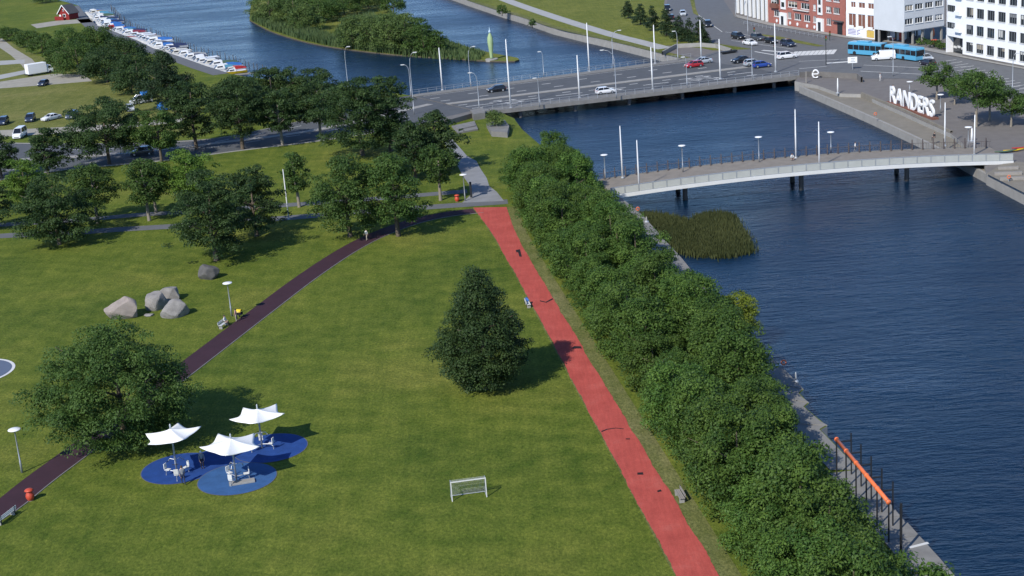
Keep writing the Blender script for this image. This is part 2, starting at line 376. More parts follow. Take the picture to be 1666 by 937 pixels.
dashes(road, gp([(0, 246), (200, 242), (350, 231), (470, 209), (660, 170)]), 3, 5, .22, .058)
# ---- the road bridge
BZ = .15
BN0, BN1 = G(786, 182.5, BZ), G(1299, 123.4, BZ); BF0, BF1 = G(668, 155.6, BZ), G(1124, 95.3, BZ)
bridge = empty('road_bridge', (BN0.x, BN0.y, 0), 0, 'long low concrete road bridge carrying cars across the river', 'bridge')
bi = bridge.matrix_world
def bp(s, t, z=BZ):
    """point on the bridge: s along 0..1, t across 0 near .. 1 far"""
    a = BN0.lerp(BN1, s); b = BF0.lerp(BF1, s); p = a.lerp(b, t); return Vector((p.x-BN0.x, p.y-BN0.y, z))
mb = MB()
q = [bp(0, 0), bp(1, 0), bp(1, 1), bp(0, 1)]; mb.slab(q, -.55, BZ, m_asph, m_concd); mb.build('deck', bridge)
def bstrip(name, t0, t1, z0, z1, m, s0=0, s1=1, seg=1):
    q = MB(); q.slab([bp(s0, t0), bp(s1, t0), bp(s1, t1), bp(s0, t1)], z0, z1, m); return q.build(name, bridge)
bstrip('sidewalk', .004, .085, BZ, BZ+.14, m_concf); bstrip('sidewalk', .925, .996, BZ, BZ+.14, m_concf)
bstrip('median', .445, .495, BZ+.002, BZ+.13, m_conc)
bstrip('edge_beam', -.012, .004, -.5, BZ+.16, m_concf); bstrip('edge_beam', .996, 1.012, -.5, BZ+.16, m_concf)
def bdash(s0, s1, t, wd=.005):
    q = MB(); q.poly([bp(s0, t-wd), bp(s1, t-wd), bp(s1, t+wd), bp(s0, t+wd)], BZ+.012, m_line); q.build('lane_marking', bridge)
for t, n, fr in ((.19, 9, .3), (.285, 7, .6), (.37, 9, .25), (.62, 8, .25), (.77, 8, .25)):
    for k in range(n): bdash((k+.1)/n, (k+.1+fr)/n, t)
bdash(.02, .98, .1, .0025); bdash(.02, .98, .9, .0025)
for s in (.1, .14, .42, .46, .72, .78):
    for t in (.24, .33):
        q = MB(); a = bp(s, t); b = bp(s+.03, t); m0 = bp(s+.045, t)
        q.poly([bp(s, t-.004), bp(s+.03, t-.004), bp(s+.03, t-.016), bp(s+.05, t), bp(s+.03, t+.016), bp(s+.03, t+.004), bp(s, t+.004)], BZ+.012, m_line); q.build('lane_arrow', bridge)
def railing(name, pts, h, parent, m, gap=2.0, rails=(1.0, .55), r=.035):
    q = MB()
    for a, b in zip(pts, pts[1:]):
        a = Vector(a); b = Vector(b); L = (b-a).length; n = max(1, int(L/gap))
        for k in range(n+1):
            p = a.lerp(b, k/n); q.box((p.x, p.y, p.z+h/2), (.07, .07, h), m)
        for f in rails: q.tube([a+Vector((0, 0, h*f)), b+Vector((0, 0, h*f))], r, m, 4)
    o = q.build(name, parent); return o
railing('railing', [bp(0, .0, BZ+.2), bp(1, .0, BZ+.2)], 1.0, bridge, m_steel); railing('railing', [bp(0, 1.0, BZ+.2), bp(1, 1.0, BZ+.2)], 1.0, bridge, m_steel)
for s in (.12, .29, .46, .63, .8, .93):
    for t in (.03, .25, .5, .75, .97):
        q = MB(); p = bp(s, t, 0); q.lathe((p.x, p.y, -4.2), [(.42, 0), (.42, 3.2), (.5, 3.4), (.5, 3.62)], m_concd, 10); q.build('pier', bridge, True)
    q = MB(); a = bp(s, .02, -.76); b = bp(s, .98, -.76); q.tube([a, b], .35, m_concd, 4); q.build('cross_beam', bridge)
# abutment walls of the near left corner
ab = empty('abutment_wall', xy(G(790, 200))+(0,), 0, 'stepped grey stone abutment wall at the park end of the road bridge', 'wall')
def abpart(name, px, z0, z1, m):
    o = G(790, 200); q = MB(); q.slab([(G(*p).x-o.x, G(*p).y-o.y) for p in px], z0, z1, m); return q.build(name, ab)
abpart('retaining_wall', [(722, 199), (772, 187), (776, 190), (728, 204)], 0, 1.0, m_concd)
abpart('pillar', [(766, 189), (786, 185), (790, 193), (771, 196)], 0, 1.3, m_concf)
abpart('planter_wall', [(792, 208), (822, 203), (829, 213), (826, 224), (800, 222)], -.3, 1.0, m_concf)
abpart('stair', [(735, 207), (772, 199), (778, 212), (745, 218)], 0, .3, m_concf)
abpart('stair', [(739, 209), (770, 202), (774, 208), (746, 214)], .3, .5, m_concf)
# ---- park paths
def path(name, px, wd, z, m, kerb=None, step=1.5, z0=None):
    l = spline(gp(px), step); mb = MB(); ribbon(mb, l, -wd/2, wd/2, z, m, z0); o = struct(mb.build(name))
    if kerb:
        mb = MB(); ribbon(mb, l, wd/2+.005, wd/2+.12, z+.03, m_concf, -.05); struct(mb.build('kerb'))
    return o
# the straight red path: edges measured
pa = [(770, 338), (812.7, 400), (948, 650), (1101.3, 937), (1200, 1120)]; pb = [(824, 337), (850, 400), (998.7, 650), (1170.3, 937), (1280, 1120)]
rnd = random.Random(17)
def ragged(px, a=.055, step=.45):
    l = spline(gp(px), step); w_ = 0; out = []
    for p in l: w_ = w_*.86+rnd.gauss(0, a*.5); out.append((p.x+w_+rnd.gauss(0, .012), p.y))
    return out
mb = MB(); mb.poly(ragged(pa)+ragged(pb)[::-1], .04, m_red); redp = struct(mb.build('red_path'))
mb = MB(); ribbon(mb, spline(gp(pb), 3), .1, -1.6, .014, m_worn); struct(mb.build('worn_verge'))
mb = MB(); ribbon(mb, spline(gp(pa), 3), -.05, .16, .03, m_worn); struct(mb.build('worn_verge'))
m_patch = M('tar_patch', (.02, .012, .013), .8, .3, 3)
def tar(px):
    q = MB(); q.poly([xy(G(*p)) for p in px], .05, m_patch); q.build('tar_patch', redp)
tar([(839, 407), (846, 406), (849, 418), (845, 418), (843, 411), (840, 411)])
tar([(878, 489), (888, 491.5), (899, 485.5), (900, 487.5), (889, 493), (879, 491)])
tar([(930, 567.5), (934, 563.5), (945, 564), (947, 567.5)])
tar([(978, 702), (987, 698.5), (988, 700), (979, 703.5)]); tar([(987, 698.5), (1002, 696.5), (1015, 698), (1015, 699), (1002, 697.6), (988, 699.6)])
tar([(1018, 714), (1025, 714), (1025, 715.5), (1018, 715.5)]); tar([(1037, 769.5), (1046, 769), (1047, 773), (1037, 773)]); tar([(1069, 799), (1075, 797), (1077, 800), (1070, 801.5)])
path('maroon_path', [(-70, 870), (0, 830), (64, 780), (141, 723), (220, 662), (306, 597), (420, 510), (500, 450), (567, 406), (621, 379), (680, 358.5), (735, 347.5), (785, 342)], 3.1, .028, m_maroon, kerb=True)
path('grey_path', [(-60, 390), (0, 384), (110, 379), (200, 373), (285, 368), (380, 361), (480, 353.5), (560, 347), (640, 341), (720, 335.5), (800, 330), (826, 328)], 3.0, .022, m_asph2)
path('grey_path', [(-60, 372), (0, 366), (130, 358), (220, 350), (300, 345), (400, 338), (520, 330), (640, 321), (700, 316), (760, 311)], 2.6, .018, m_asph2)
patch('pale_path', [(752, 330), (765, 318), (763, 300), (752, 285), (744, 268), (735, 250), (722, 232), (735, 226), (748, 240), (760, 254), (775, 262), (782, 275), (792, 290), (796, 303), (808, 312), (820, 327)], .026, M('footway', (.235, .24, .25), .9, .2, .5))
# blue court at the left edge
def disc(px, rx, ry, n=40): return [xy(G(px[0]+rx*math.cos(2*math.pi*k/n), px[1]+ry*math.sin(2*math.pi*k/n))) for k in range(n)]
def circ(c, r, n=44): return [(c.x+r*math.cos(2*math.pi*k/n), c.y+r*math.sin(2*math.pi*k/n)) for k in range(n)]
cc = G(-46, 607); rr = (G(16, 607)-cc).length
mb = MB(); mb.poly(circ(cc, rr), .03, m_offw); mb.poly(circ(cc, rr-.35), .036, M('court_blue', (.10, .13, .19), .85, .1)); struct(mb.build('round_court'))
# ---- concrete quay promenade, laid in slabs
prom = struct(empty('quay_promenade'))
ql = [Vector(p) for p in quay[:6]]; ql2 = [Vector(p) for p in (quay[12:] + [(33, 70)])]
random.seed(3)
def slabs(line, depth, L=4.6):
    for a, b in zip(line, line[1:]):
        n = max(1, round((b-a).length/L)); t = (b-a).normalized(); nn = Vector((t.y, -t.x))
        for k in range(n):
            p = a.lerp(b, k/n)+t*.03; e = a.lerp(b, (k+1)/n)-t*.03; z = .1+random.uniform(-.012, .012)
            q = MB(); q.slab([p-nn*-.0+nn*.02, e+nn*.02, e+nn*depth, p+nn*depth], -.05, z, m_slab); q.build('slab', prom)
slabs(ql, 2.6); slabs(ql2, 2.9)
patch('quay_apron', [(1225, 563), (1238, 564), (1305, 634), (1299, 640), (1314, 656), (1307, 662), (1343, 693), (1333, 699), (1398, 765), (1350, 765), (1290, 700), (1240, 630)], .05, m_slab)
for tri in (((1238, 563), (1307, 634), (1250, 622)), ((1270, 622), (1316, 656), (1265, 648)), ((1275, 655), (1346, 693), (1290, 690))):
    q = MB(); q.slab([xy(G(*p)) for p in tri], -.05, .1+.01*random.random(), m_slab); q.build('slab', prom)
for a, b in (((1232, 578), (1254, 574)), ((1250, 600), (1272, 594)), ((1479, 893), (1510, 885))):
    q = MB(); A, B = G(*a), G(*b); t = (B-A).normalized(); n = Vector((-t.y, t.x, 0))*.13; q.slab([A+n, B+n, B-n, A-n], .08, .125, m_offw); q.build('joint_strip', prom)
# ================================================================== VEGETATION
def leaf_mesh(name, P, N, size, tint, mat, rng, aspect=.62):
    """one small pointed leaf spray per point"""
    n = len(P); a = rng.normal(size=(n, 3)); a -= N*(a*N).sum(1)[:, None]; a /= np.linalg.norm(a, axis=1)[:, None]+1e-9; b = np.cross(N, a)
    sz = size*rng.uniform(.65, 1.35, n)[:, None]
    V = np.stack([P-a*sz*.5, P+b*sz*aspect*.5-N*sz*.08, P+a*sz*.5, P-b*sz*aspect*.5-N*sz*.08], 1).reshape(-1, 3)
    me = bpy.data.meshes.new(name); me.vertices.add(4*n); me.vertices.foreach_set('co', V.ravel())
    me.loops.add(4*n); me.loops.foreach_set('vertex_index', np.arange(4*n, dtype=np.int32))
    me.polygons.add(n); me.polygons.foreach_set('loop_start', np.arange(0, 4*n, 4, dtype=np.int32))
    me.update(calc_edges=True); at = me.attributes.new('tint', 'FLOAT', 'POINT'); at.data.foreach_set('value', np.repeat(np.clip(tint, 0, 1), 4).astype(np.float32))
    me.materials.append(mat); return me
PROF = {
    'round': lambda h: np.sqrt(np.clip(1-((h-.42)/.6)**2, .02, 1)),
    'dome': lambda h: np.clip(np.sqrt(np.clip(1-((h-.22)/.8)**2, .02, 1))*(.8+.2*np.minimum(h/.15, 1)), .05, 1),
    'cone': lambda h: np.clip((1-h)**.72*(.62+.38*np.minimum(h/.16, 1))*1.02+.06, .05, 1),
    'egg': lambda h: np.interp(h, [0, .1, .22, .42, .65, .85, .95, 1], [.5, .85, 1, .84, .57, .29, .12, .04]),
    'wide': lambda h: np.interp(h, [0, .12, .3, .5, .7, .85, 1], [.5, .84, 1, .92, .7, .47, .12]),
    'spread': lambda h: np.clip(np.sqrt(np.clip(1-((h-.5)/.56)**2, .03, 1)), .05, 1),
    'pine': lambda h: np.clip((1-h)**.9*.95+.07, .05, 1),
}
def crown_mesh(name, seed, R, Hc, kind, leaf, mat, dens=1.0, rcf=.2, flat=.75, rag=.16, inner=.55, lobe=1.0, fill=1.9):
    rng = np.random.default_rng(seed); prof = PROF[kind]
    rc0 = rcf*R+.3; A = 2*math.pi*R*Hc*.72+math.pi*R*R*.5
    nc = max(12, int(fill*A/(math.pi*rc0**2)))
    h = rng.uniform(0, 1, nc*6); keep = rng.uniform(0, 1, nc*6) < prof(h); h = h[keep][:nc]; nc = len(h)
    th = rng.uniform(0, 2*math.pi, nc); rr = prof(h)*np.sqrt(rng.uniform(inner**2, 1, nc))
    lob = 1+lobe*(.13*np.sin(3*th+seed)+.09*np.sin(5*th+2*seed+4*h))
    rr = np.maximum(rr*lob*(1+rng.normal(0, rag, nc)), 0)*(R-rc0*.5)
    C = np.stack([rr*np.cos(th), rr*np.sin(th), rc0*.4+h*(Hc-rc0*.8)], 1)
    rc = rc0*rng.uniform(.65, 1.3, nc); ct = np.clip(rng.normal(.42, .22, nc), 0, 1)
    per = np.maximum(6, (dens*5.4*rc**2/leaf**2*1.1)).astype(int); idx = np.repeat(np.arange(nc), per); n = len(idx)
    d = rng.normal(size=(n, 3)); d /= np.linalg.norm(d, axis=1)[:, None]; d[:, 2] = np.where(d[:, 2] < -.35, -d[:, 2], d[:, 2])
    P = C[idx]+d*(rc[idx]*rng.uniform(.55, 1.08, n))[:, None]*np.array([1, 1, flat])
    N = d*.75+np.array([0, 0, .35])+rng.normal(size=(n, 3))*.42; N /= np.linalg.norm(N, axis=1)[:, None]
    t = ct[idx]+rng.normal(0, .13, n)
    return leaf_mesh(name, P, N, leaf, t, mat, rng)
def trunk_mesh(seed, Ht, Htop, Rc, r0, m):
    rnd = random.Random(seed); q = MB()
    top = Htop
    q.tube([(0, 0, -.3), (0, 0, .15), (rnd.uniform(-.1, .1), rnd.uniform(-.1, .1), Ht*.6), (rnd.uniform(-.2, .2), rnd.uniform(-.2, .2), Ht), (rnd.uniform(-.3, .3), rnd.uniform(-.3, .3), top)], [r0*1.5, r0*1.12, r0*.9, r0*.75, r0*.2], m, 8)
    for k in range(6):
        a = k*1.05+rnd.uniform(-.4, .4); z = Ht*.85+(top-Ht)*rnd.uniform(0, .5); L = Rc*rnd.uniform(.5, .8)
        q.tube([(0, 0, z), (math.cos(a)*L*.5, math.sin(a)*L*.5, z+L*.3), (math.cos(a)*L, math.sin(a)*L, z+L*.55)], [r0*.45, r0*.3, r0*.1], m, 5)
    return q
def tree(name, base, R, Htot, bole, kind, mat, label, cat='tree', group=None, seed=1, leaf=.4, dens=1.0, bark=None, z=0.0, lean=1.0, **kw):
    e = empty(name, (base.x, base.y, z), 0, label, cat, group)
    tk = trunk_mesh(seed, bole+(Htot-bole)*.25, bole+(Htot-bole)*.8, R, .05+.022*Htot, bark or m_bark).build('trunk', e, True)
    c = bpy.data.objects.new('crown', crown_mesh('crown', seed, R, Htot-bole, kind, leaf, mat, dens, **kw)); col.objects.link(c); c.parent = e; c.location = (0, 0, bole)
    return e
def ptree(xb, yb, yt, wpx, bole, kind, mat, label, seed, name='park_tree', group='trees in the park', z=0, **kw):
    s = S(xb, yb, z); H = hgt(xb, yb, yt, z); b = G(xb, yb, z)
    return tree(name, b, wpx/s/2*1.1, H, bole*H, kind, mat, label, 'tree', group, seed, z=z, **kw)
# ---- the two solitary trees on the lawn
ptree(205, 726, 522, 242, .05, 'wide', f_mid, 'huge broad dark green tree overhanging the maroon path', 11, 'broad_tree', None, leaf=.225, rag=.08, dens=1.35, rcf=.1, inner=.4, lobe=.6, fill=2.6)
ptree(791, 632, 432, 148, .03, 'egg', f_dark, 'solitary dark pyramid-shaped tree on the open lawn beside the red path', 12, 'conical_tree', None, leaf=.21, rag=.08, dens=1.35, rcf=.12, inner=.35, lobe=.35, fill=3.0)
# ---- trees of the park and along the road: foot x, foot y, top y, width, bole share, shape, leaves, label
L_, D_, B_ = f_mid, f_dark, f_bright
for i, (a, b, c, d, e, k, m, lab) in enumerate([
    (352, 424, 277, 122, .09, 'dome', D_, 'dark layered tree just behind the dark boulder'),
    (418, 384, 270, 92, .1, 'dome', D_, 'dark tree overlapping the right side of the tree behind the boulder'),
    (312, 347, 244, 88, .2, 'spread', B_, 'bright yellow-green tree rising above the dark tree near the boulders'),
    (570, 385, 254, 112, .1, 'round', L_, 'wide green tree left of the walking person in white'),
    (648, 384, 252, 92, .2, 'round', L_, 'tall slender-trunked tree beside the maroon path bend, right of the walker'),
    (487, 337, 246, 42, .35, 'round', L_, 'small tree with thin trunk right of the white flagpole'),
    (676, 292, 196, 76, .12, 'dome', D_, 'dark tree left of the pale footway to the road bridge'),
    (713, 280, 178, 72, .15, 'dome', D_, 'taller dark tree whose top nearly reaches the stone abutment'),
    (717, 326, 236, 58, .4, 'spread', L_, 'small loose-crowned tree standing behind the orange bin'),
    (590, 253, 124, 110, .08, 'dome', D_, 'very large dark tree in the middle of the roadside grass'),
    (636, 246, 124, 66, .22, 'spread', D_, 'flat-topped dark tree hard against the road at the bridge approach'),
    (460, 237, 148, 66, .34, 'spread', D_, 'umbrella-shaped roadside tree with bare trunk, right of the street car'),
    (522, 226, 134, 66, .36, 'spread', D_, 'umbrella-shaped roadside tree left of the very large dark tree'),
    (178, 267, 162, 118, .2, 'dome', D_, 'big dark roadside tree below the parked cars'),
    (263, 265, 180, 66, .3, 'spread', L_, 'thin airy roadside tree beside the dark street car'),
    (320, 243, 132, 82, .22, 'spread', D_, 'dark roadside tree with two close trunks'),
    (395, 243, 126, 84, .25, 'spread', D_, 'dark roadside tree with drooping right side near the marina lawn'),
    (80, 288, 206, 62, .15, 'dome', D_, 'small dark tree by the road below the white van'),
    (3, 290, 214, 62, .15, 'dome', D_, 'dark tree cut by the left edge beside the road'),
    (97, 398, 282, 116, .12, 'dome', D_, 'dark spreading tree on the grey path near the left edge'),
    (48, 345, 258, 70, .2, 'round', B_, 'yellow-green tree behind the dark spreading tree at far left'),
    (-8, 372, 286, 62, .15, 'dome', D_, 'dark tree mostly outside the left edge by the grey paths'),
    (159, 363, 264, 82, .35, 'round', L_, 'lollipop-shaped green tree between the two grey paths'),
    (243, 359, 262, 76, .38, 'spread', L_, 'open-crowned tree with forked bare trunk between the grey paths'),
    (254, 346, 268, 46, .4, 'spread', L_, 'slender sapling just right of the forked tree'),
    (447, 196, 112, 92, .2, 'spread', D_, 'dark tree across the road with its top against the water'),
    (512, 188, 114, 76, .2, 'spread', D_, 'dark tree across the road, right of the one by the yellow boat'),
    (385, 200, 128, 70, .15, 'dome', D_, 'dark tree across the road below the yellow boat'),
    (275, 178, 84, 84, .05, 'cone', f_pine, 'dark conifer behind the tall street lamp at the car park'),
]):
    ptree(a, b, c, d*(1.12 if b < 270 else 1.0), e*.72, k, m, lab, 40+i, rcf=.15, lobe=.8, leaf=.3 if b > 330 else .36, bark=m_barkp if e > .3 else m_bark, rag=.2 if k == 'dome' else .17, flat=.6 if m is D_ else .75, dens=1.6, inner=.35)
# ---- thicket between car park and marina
for i, (a, b, c, d, m, lab) in enumerate([
    (115, 92, 44, 60, L_, 'rounded thicket tree nearest the red cabin'), (160, 96, 42, 70, L_, 'thicket tree directly below the marina boats with blue covers'),
    (205, 112, 62, 78, D_, 'wide thicket tree beside the marina lawn'), (130, 122, 68, 84, L_, 'olive thicket tree behind the white lorry'),
    (175, 134, 80, 84, D_, 'dark thicket tree right of the gravel yard'), (225, 140, 88, 76, D_, 'dark thicket tree at the foot of the marina lawn'),
    (215, 152, 108, 62, D_, 'low thicket tree at the end nearest the blue tarpaulin'), (98, 112, 76, 46, L_, 'low shrubby thicket tree touching the lorry'),
    (70, 86, 56, 50, L_, 'rounded bush on the gravel track below the green meadow'), (45, 76, 50, 44, L_, 'second bush along the gravel track'),
    (15, 66, 44, 44, L_, 'bush near the left edge along the gravel track'), (75, 4, -14, 44, D_, 'dark bush at the very top behind the red cabin')]):
    ptree(a, b, c, d, .03, 'dome', m, lab, 90+i, 'thicket_tree', 'thicket by the car park', leaf=.42, rag=.14, dens=1.25)
# ---- double row of trees beside the red path
E0, E1 = G(1170.3, 937), G(850, 400)
ud = (E1-E0).normalized(); un = Vector((ud.y, -ud.x, 0))
hv = [crown_mesh('row_crown', 300+k, 3.75, 6.9, 'dome', .215, f_hedge, 1.5, rcf=.14, rag=.09, flat=.9, inner=.5) for k in range(5)]
htk = [trunk_mesh(500+k, 2.2, 6, 3, .2, m_bark).build('trunk') for k in range(2)]
htm = [o.data for o in htk]
for o in htk: bpy.data.objects.remove(o)
random.seed(8); k0 = 0
for row, (off, nm) in enumerate(((4.6, 'path'), (7.9, 'water'))):
    n = 0
    for k in range(28):
        s = -14+row*2.9+k*5.9
        if s > 139: break
        n += 1
        p = E0+ud*(s+random.uniform(-.7, .7))+un*(off+random.uniform(-.4, .4)+(.7 if s > 110 else 0)+((3.2*max(0, s)/125+(-1.5 if s < 8 else .3 if s < 22 else 1.9 if s < 55 else .3 if s < 75 else -.9)) if row else 0))
        e = empty('row_tree', (p.x, p.y, 0), random.uniform(0, 6.28), '%s tree from the near end in the dense row, on the %s side' % (ordn(n), nm), 'tree', 'dense double row of trees beside the red path')
        sc = random.uniform(.9, 1.16)
        for nme, me, z in (('trunk', random.choice(htm), 0), ('crown', random.choice(hv), .5)):
            c = bpy.data.objects.new(nme, me); col.objects.link(c); c.parent = e; c.location = (0, 0, z)
        e.scale = (sc, sc*random.uniform(.94, 1.06), sc*random.uniform(.82, 1.12)*(.95 if row == 0 else 1.03))
tree('shrub', G(1200, 546), 2.75, 4.7, .15, 'round', f_shrub, 'round yellow-green shrub overhanging the quay edge', 'shrub', None, 77, leaf=.2, dens=1.4, rag=.05, lobe=.3, fill=3.0)
tree('shrub', G(1490, 990), 3.4, 3.6, .1, 'dome', f_hedge, 'low bush at the bottom right corner by the quay', 'shrub', None, 78, leaf=.34)
tree('shrub', G(806, 212), 2.4, 2.8, .1, 'round', f_will, 'ragged shrub growing in the stone planter by the road bridge', 'shrub', None, 79, leaf=.3, z=.9)
# ---- right bank trees
for i, (a, b, c, d, lab) in enumerate([(1524, 162, 101, 50, 'plaza tree standing alone left of the plaza group'), (1553, 170, 122, 42, 'small plaza tree directly right of the lone one'),
        (1588, 206, 118, 88, 'largest plaza tree in the middle of the group'), (1610, 196, 132, 56, 'plaza tree behind the largest one'), (1645, 206, 146, 52, 'plaza tree at the right edge of the picture'), (1690, 212, 150, 60, 'plaza tree cut by the right edge of the picture')]):
    ptree(a, b, c, d, .3, 'spread', f_mid, lab, 130+i, 'plaza_tree', 'trees on the plaza', leaf=.34, dens=1.3, bark=m_barkp)
for i, (a, b, c, d) in enumerate([(1022, 30, 0, 20), (1042, 40, 6, 24), (1062, 50, 11, 26), (1084, 58, 16, 26), (1104, 68, 24, 28), (1121, 68, 28, 22), (1138, 73, 26, 34)]):
    ptree(a, b, c, d, .06, 'pine', f_pine, '%s dark pine from the left in the short row on the far bank' % ordn(i+1), 150+i, 'pine_tree', 'pines on the far bank', leaf=.4, rag=.2, dens=1.3)
for i, (a, b, c, d, lab) in enumerate([(817, 24, 8, 20, 'round shrub on the far shore above the sculpture'), (866, 44, 30, 12, 'small dark shrub at the water on the far shore')]):
    ptree(a, b, c, d, .03, 'dome', f_mid, lab, 170+i, 'shrub', None, leaf=.45)
# ---- island
isl = [(406, 34), (440, 52), (490, 68), (540, 78), (600, 86), (660, 92), (740, 97), (800, 101), (838, 101), (842, 96), (800, 88), (740, 72), (690, 52), (640, 22), (610, -10), (560, -30), (440, -30), (412, 0)]
il = [xy(G(x, y, WATER)) for x, y in isl]
mb = MB(); mb.slab([tuple(p) for p in spline([Vector(p) for p in il+il[:1]], 5)[:-1]], -4, WATER+.35, m_bank, m_mud); struct(mb.build('island'))
iz = WATER+.35
for i, (a, b, c, d, m) in enumerate([(440, 34, -12, 70, f_will), (480, 40, -10, 70, f_will), (520, 36, -8, 80, f_mid), (500, 50, 8, 60, f_will), (560, 24, -22, 80, f_mid), (470, 12, -32, 80, f_mid), (600, 14, -22, 70, f_will), (640, 20, -6, 40, f_mid),
        (575, 78, 28, 52, f_will), (605, 80, 26, 56, f_will), (635, 84, 24, 58, f_will), (662, 86, 24, 60, f_will), (690, 89, 32, 54, f_mid), (650, 66, 20, 56, f_will), (585, 62, 26, 50, f_will), (712, 89, 50, 36, f_mid)]):
    ptree(a, b, c, d, .03, 'dome', m, 'bushy willow number %s along the island shore, counted from the left' % ordn(i+1), 200+i, 'island_tree', 'willows on the island', z=iz, leaf=.45, rag=.1, dens=1.25)
def inside(pt, poly):
    x, y = pt; r = False; n = len(poly)
    for i in range(n):
        (x1, y1), (x2, y2) = poly[i], poly[(i+1) % n]
        if (y1 > y) != (y2 > y) and x < (x2-x1)*(y-y1)/(y2-y1)+x1: r = not r
    return r
def reeds(name, px, z, n, h, mat, label, seed, top=None, w_=.12, jit=0):
    poly = [xy(G(x, y, z)) for x, y in px]; rng = random.Random(seed); xs = [p[0] for p in poly]; ys = [p[1] for p in poly]; P = []
    while len(P) < n:
        p = (rng.uniform(min(xs), max(xs)), rng.uniform(min(ys), max(ys)))
        if inside(p, poly): P.append(p)
    V = []; F = []; T = []
    for (x, y) in P:
        x += rng.gauss(0, jit); y += rng.gauss(0, jit); hh = h*rng.uniform(.5, 1.35); a = rng.uniform(0, 3.14); dx, dy = math.cos(a)*w_, math.sin(a)*w_; lx, ly = rng.gauss(0, .22)*hh*.5, rng.gauss(0, .22)*hh*.5; o = len(V)
        V += [(x-dx, y-dy, z-.2), (x+dx, y+dy, z-.2), (x+dx*.8+lx*.4, y+dy*.8+ly*.4, z+hh*.55), (x-dx*.8+lx*.4, y-dy*.8+ly*.4, z+hh*.55), (x+lx, y+ly, z+hh)]
        F += [(o, o+1, o+2, o+3), (o+3, o+2, o+4)]; t = min(1, max(0, rng.gauss(.45, .25) + .25*math.sin(x*.35)*math.cos(y*.23))); T += [t]*5
    me = bpy.data.meshes.new(name); me.from_pydata(V, [], F); at = me.attributes.new('tint', 'FLOAT', 'POINT'); at.data.foreach_set('value', T); me.materials.append(mat)
    o = bpy.data.objects.new(name, me); col.objects.link(o); o['kind'] = 'stuff'; o['label'] = label; o['category'] = 'reeds'; return o
reeds('reeds', [(408, 34), (440, 50), (490, 66), (540, 77), (600, 85), (660, 92), (720, 96), (740, 92), (700, 88), (640, 78), (590, 70), (540, 62), (470, 46), (425, 24)], WATER+.1, 9000, 2.1, f_reedi, 'pale green reed belt along the island shore', 5, w_=.16)
reeds('reeds', [(690, 56), (740, 73), (790, 88), (780, 98), (730, 96), (690, 88), (660, 70)], iz, 3000, 1.2, f_reedi, 'low reeds on the island spit near the sculpture', 6, w_=.16)
reeds('reeds', [(640, 40), (600, 30), (560, 40), (545, 62), (590, 70), (630, 62)], iz, 3000, 2.6, f_reedi, 'tall pale reeds among the island willows', 7, w_=.16)
reeds('reeds', [(1032, 352), (1060, 349), (1105, 357), (1125, 366), (1140, 352), (1165, 348), (1190, 352), (1198, 368), (1216, 394), (1222, 412), (1180, 420), (1130, 418), (1100, 410), (1070, 385)], WATER, 26000, .7, f_reed, 'dark olive reed bed in the water below the footbridge', 8, w_=.06, jit=.55)
# ================================================================== FOOTBRIDGE
fb = empty('footbridge', (17, 229, 0), 0, 'wide pale footbridge with paneled parapet crossing the river', 'bridge')
def fz(s): return .25+1.15*(1-(2*s-1)**2)
def fp(s, t, dz=0):
    """s along 0..1, t across 0 near .. 1 far, local to the footbridge"""
    a = Vector((16.2, 222.6)).lerp(Vector((78.8, 225.1)), s); b = Vector((15.2, 234.2)).lerp(Vector((78.8, 235.8)), s); p = a.lerp(b, t)
    return Vector((p.x-17, p.y-229, fz(s)+dz))
NS = 32
m_fin = M('rust_steel', (.1, .08, .075), .7, .25, 2)
def fstrip(name, t0, t1, z0, z1, m, parent=fb):
    q = MB(); secs = []
    for i in range(NS+1):
        s = i/NS; secs.append([fp(s, t0, z0), fp(s, t1, z0), fp(s, t1, z1), fp(s, t0, z1)])
    q.loft(secs, m); return q.build(name, parent, fix=True)
m_deck = M('bridge_deck_timber', (.23, .205, .175), .85, .25, .7)
m_panel = M('parapet_panel', (.40, .41, .38), .6, .12, .8)
fstrip('deck', .02, .98, -.32, 0, m_deck); fstrip('edge_girder', -.02, .02, -.45, .1, m_offw); fstrip('edge_girder', .98, 1.02, -.5, .08, m_concf)
fstrip('handrail', -.008, .006, 1.18, 1.26, m_steel); fstrip('kerb_beam', .045, .06, .0, .2, m_conc); fstrip('handrail', .988, .996, 1.0, 1.05, m_fin)
for i in range(29):                                      # parapet panels, water side facing the park
    s0, s1 = (i+.03)/29, (i+.97)/29; q = MB()
    q.loft([[fp(s, -.008, .16), fp(s, .002, .16), fp(s, .002, 1.15), fp(s, -.008, 1.15)] for s in (s0, (s0+s1)/2, s1)], m_panel); pn = q.build('parapet_panel', fb, fix=True)
    q = MB(); q.loft([[fp(s, -.012, .1), fp(s, .008, .1), fp(s, .008, 1.2), fp(s, -.012, 1.2)] for s in (i/29-.0008, i/29+.0008)], m_steel); q.build('parapet_post', fb, fix=True)
for i in range(37):                                      # upright fins on the far side
    s = (i+.5)/37; p = fp(s, .97); q = MB(); q.box((p.x, p.y, p.z+.85), (.16, .24, 1.7), m_fin, 0, .8); q.build('fin_post', fb)
q = MB()
for i in range(37*4):
    s = (i+.5)/(37*4); p = fp(s, .992); q.box((p.x, p.y, p.z+.5), (.03, .03, .95), m_fin)
q.build('far_railing', fb)['kind'] = 'stuff'
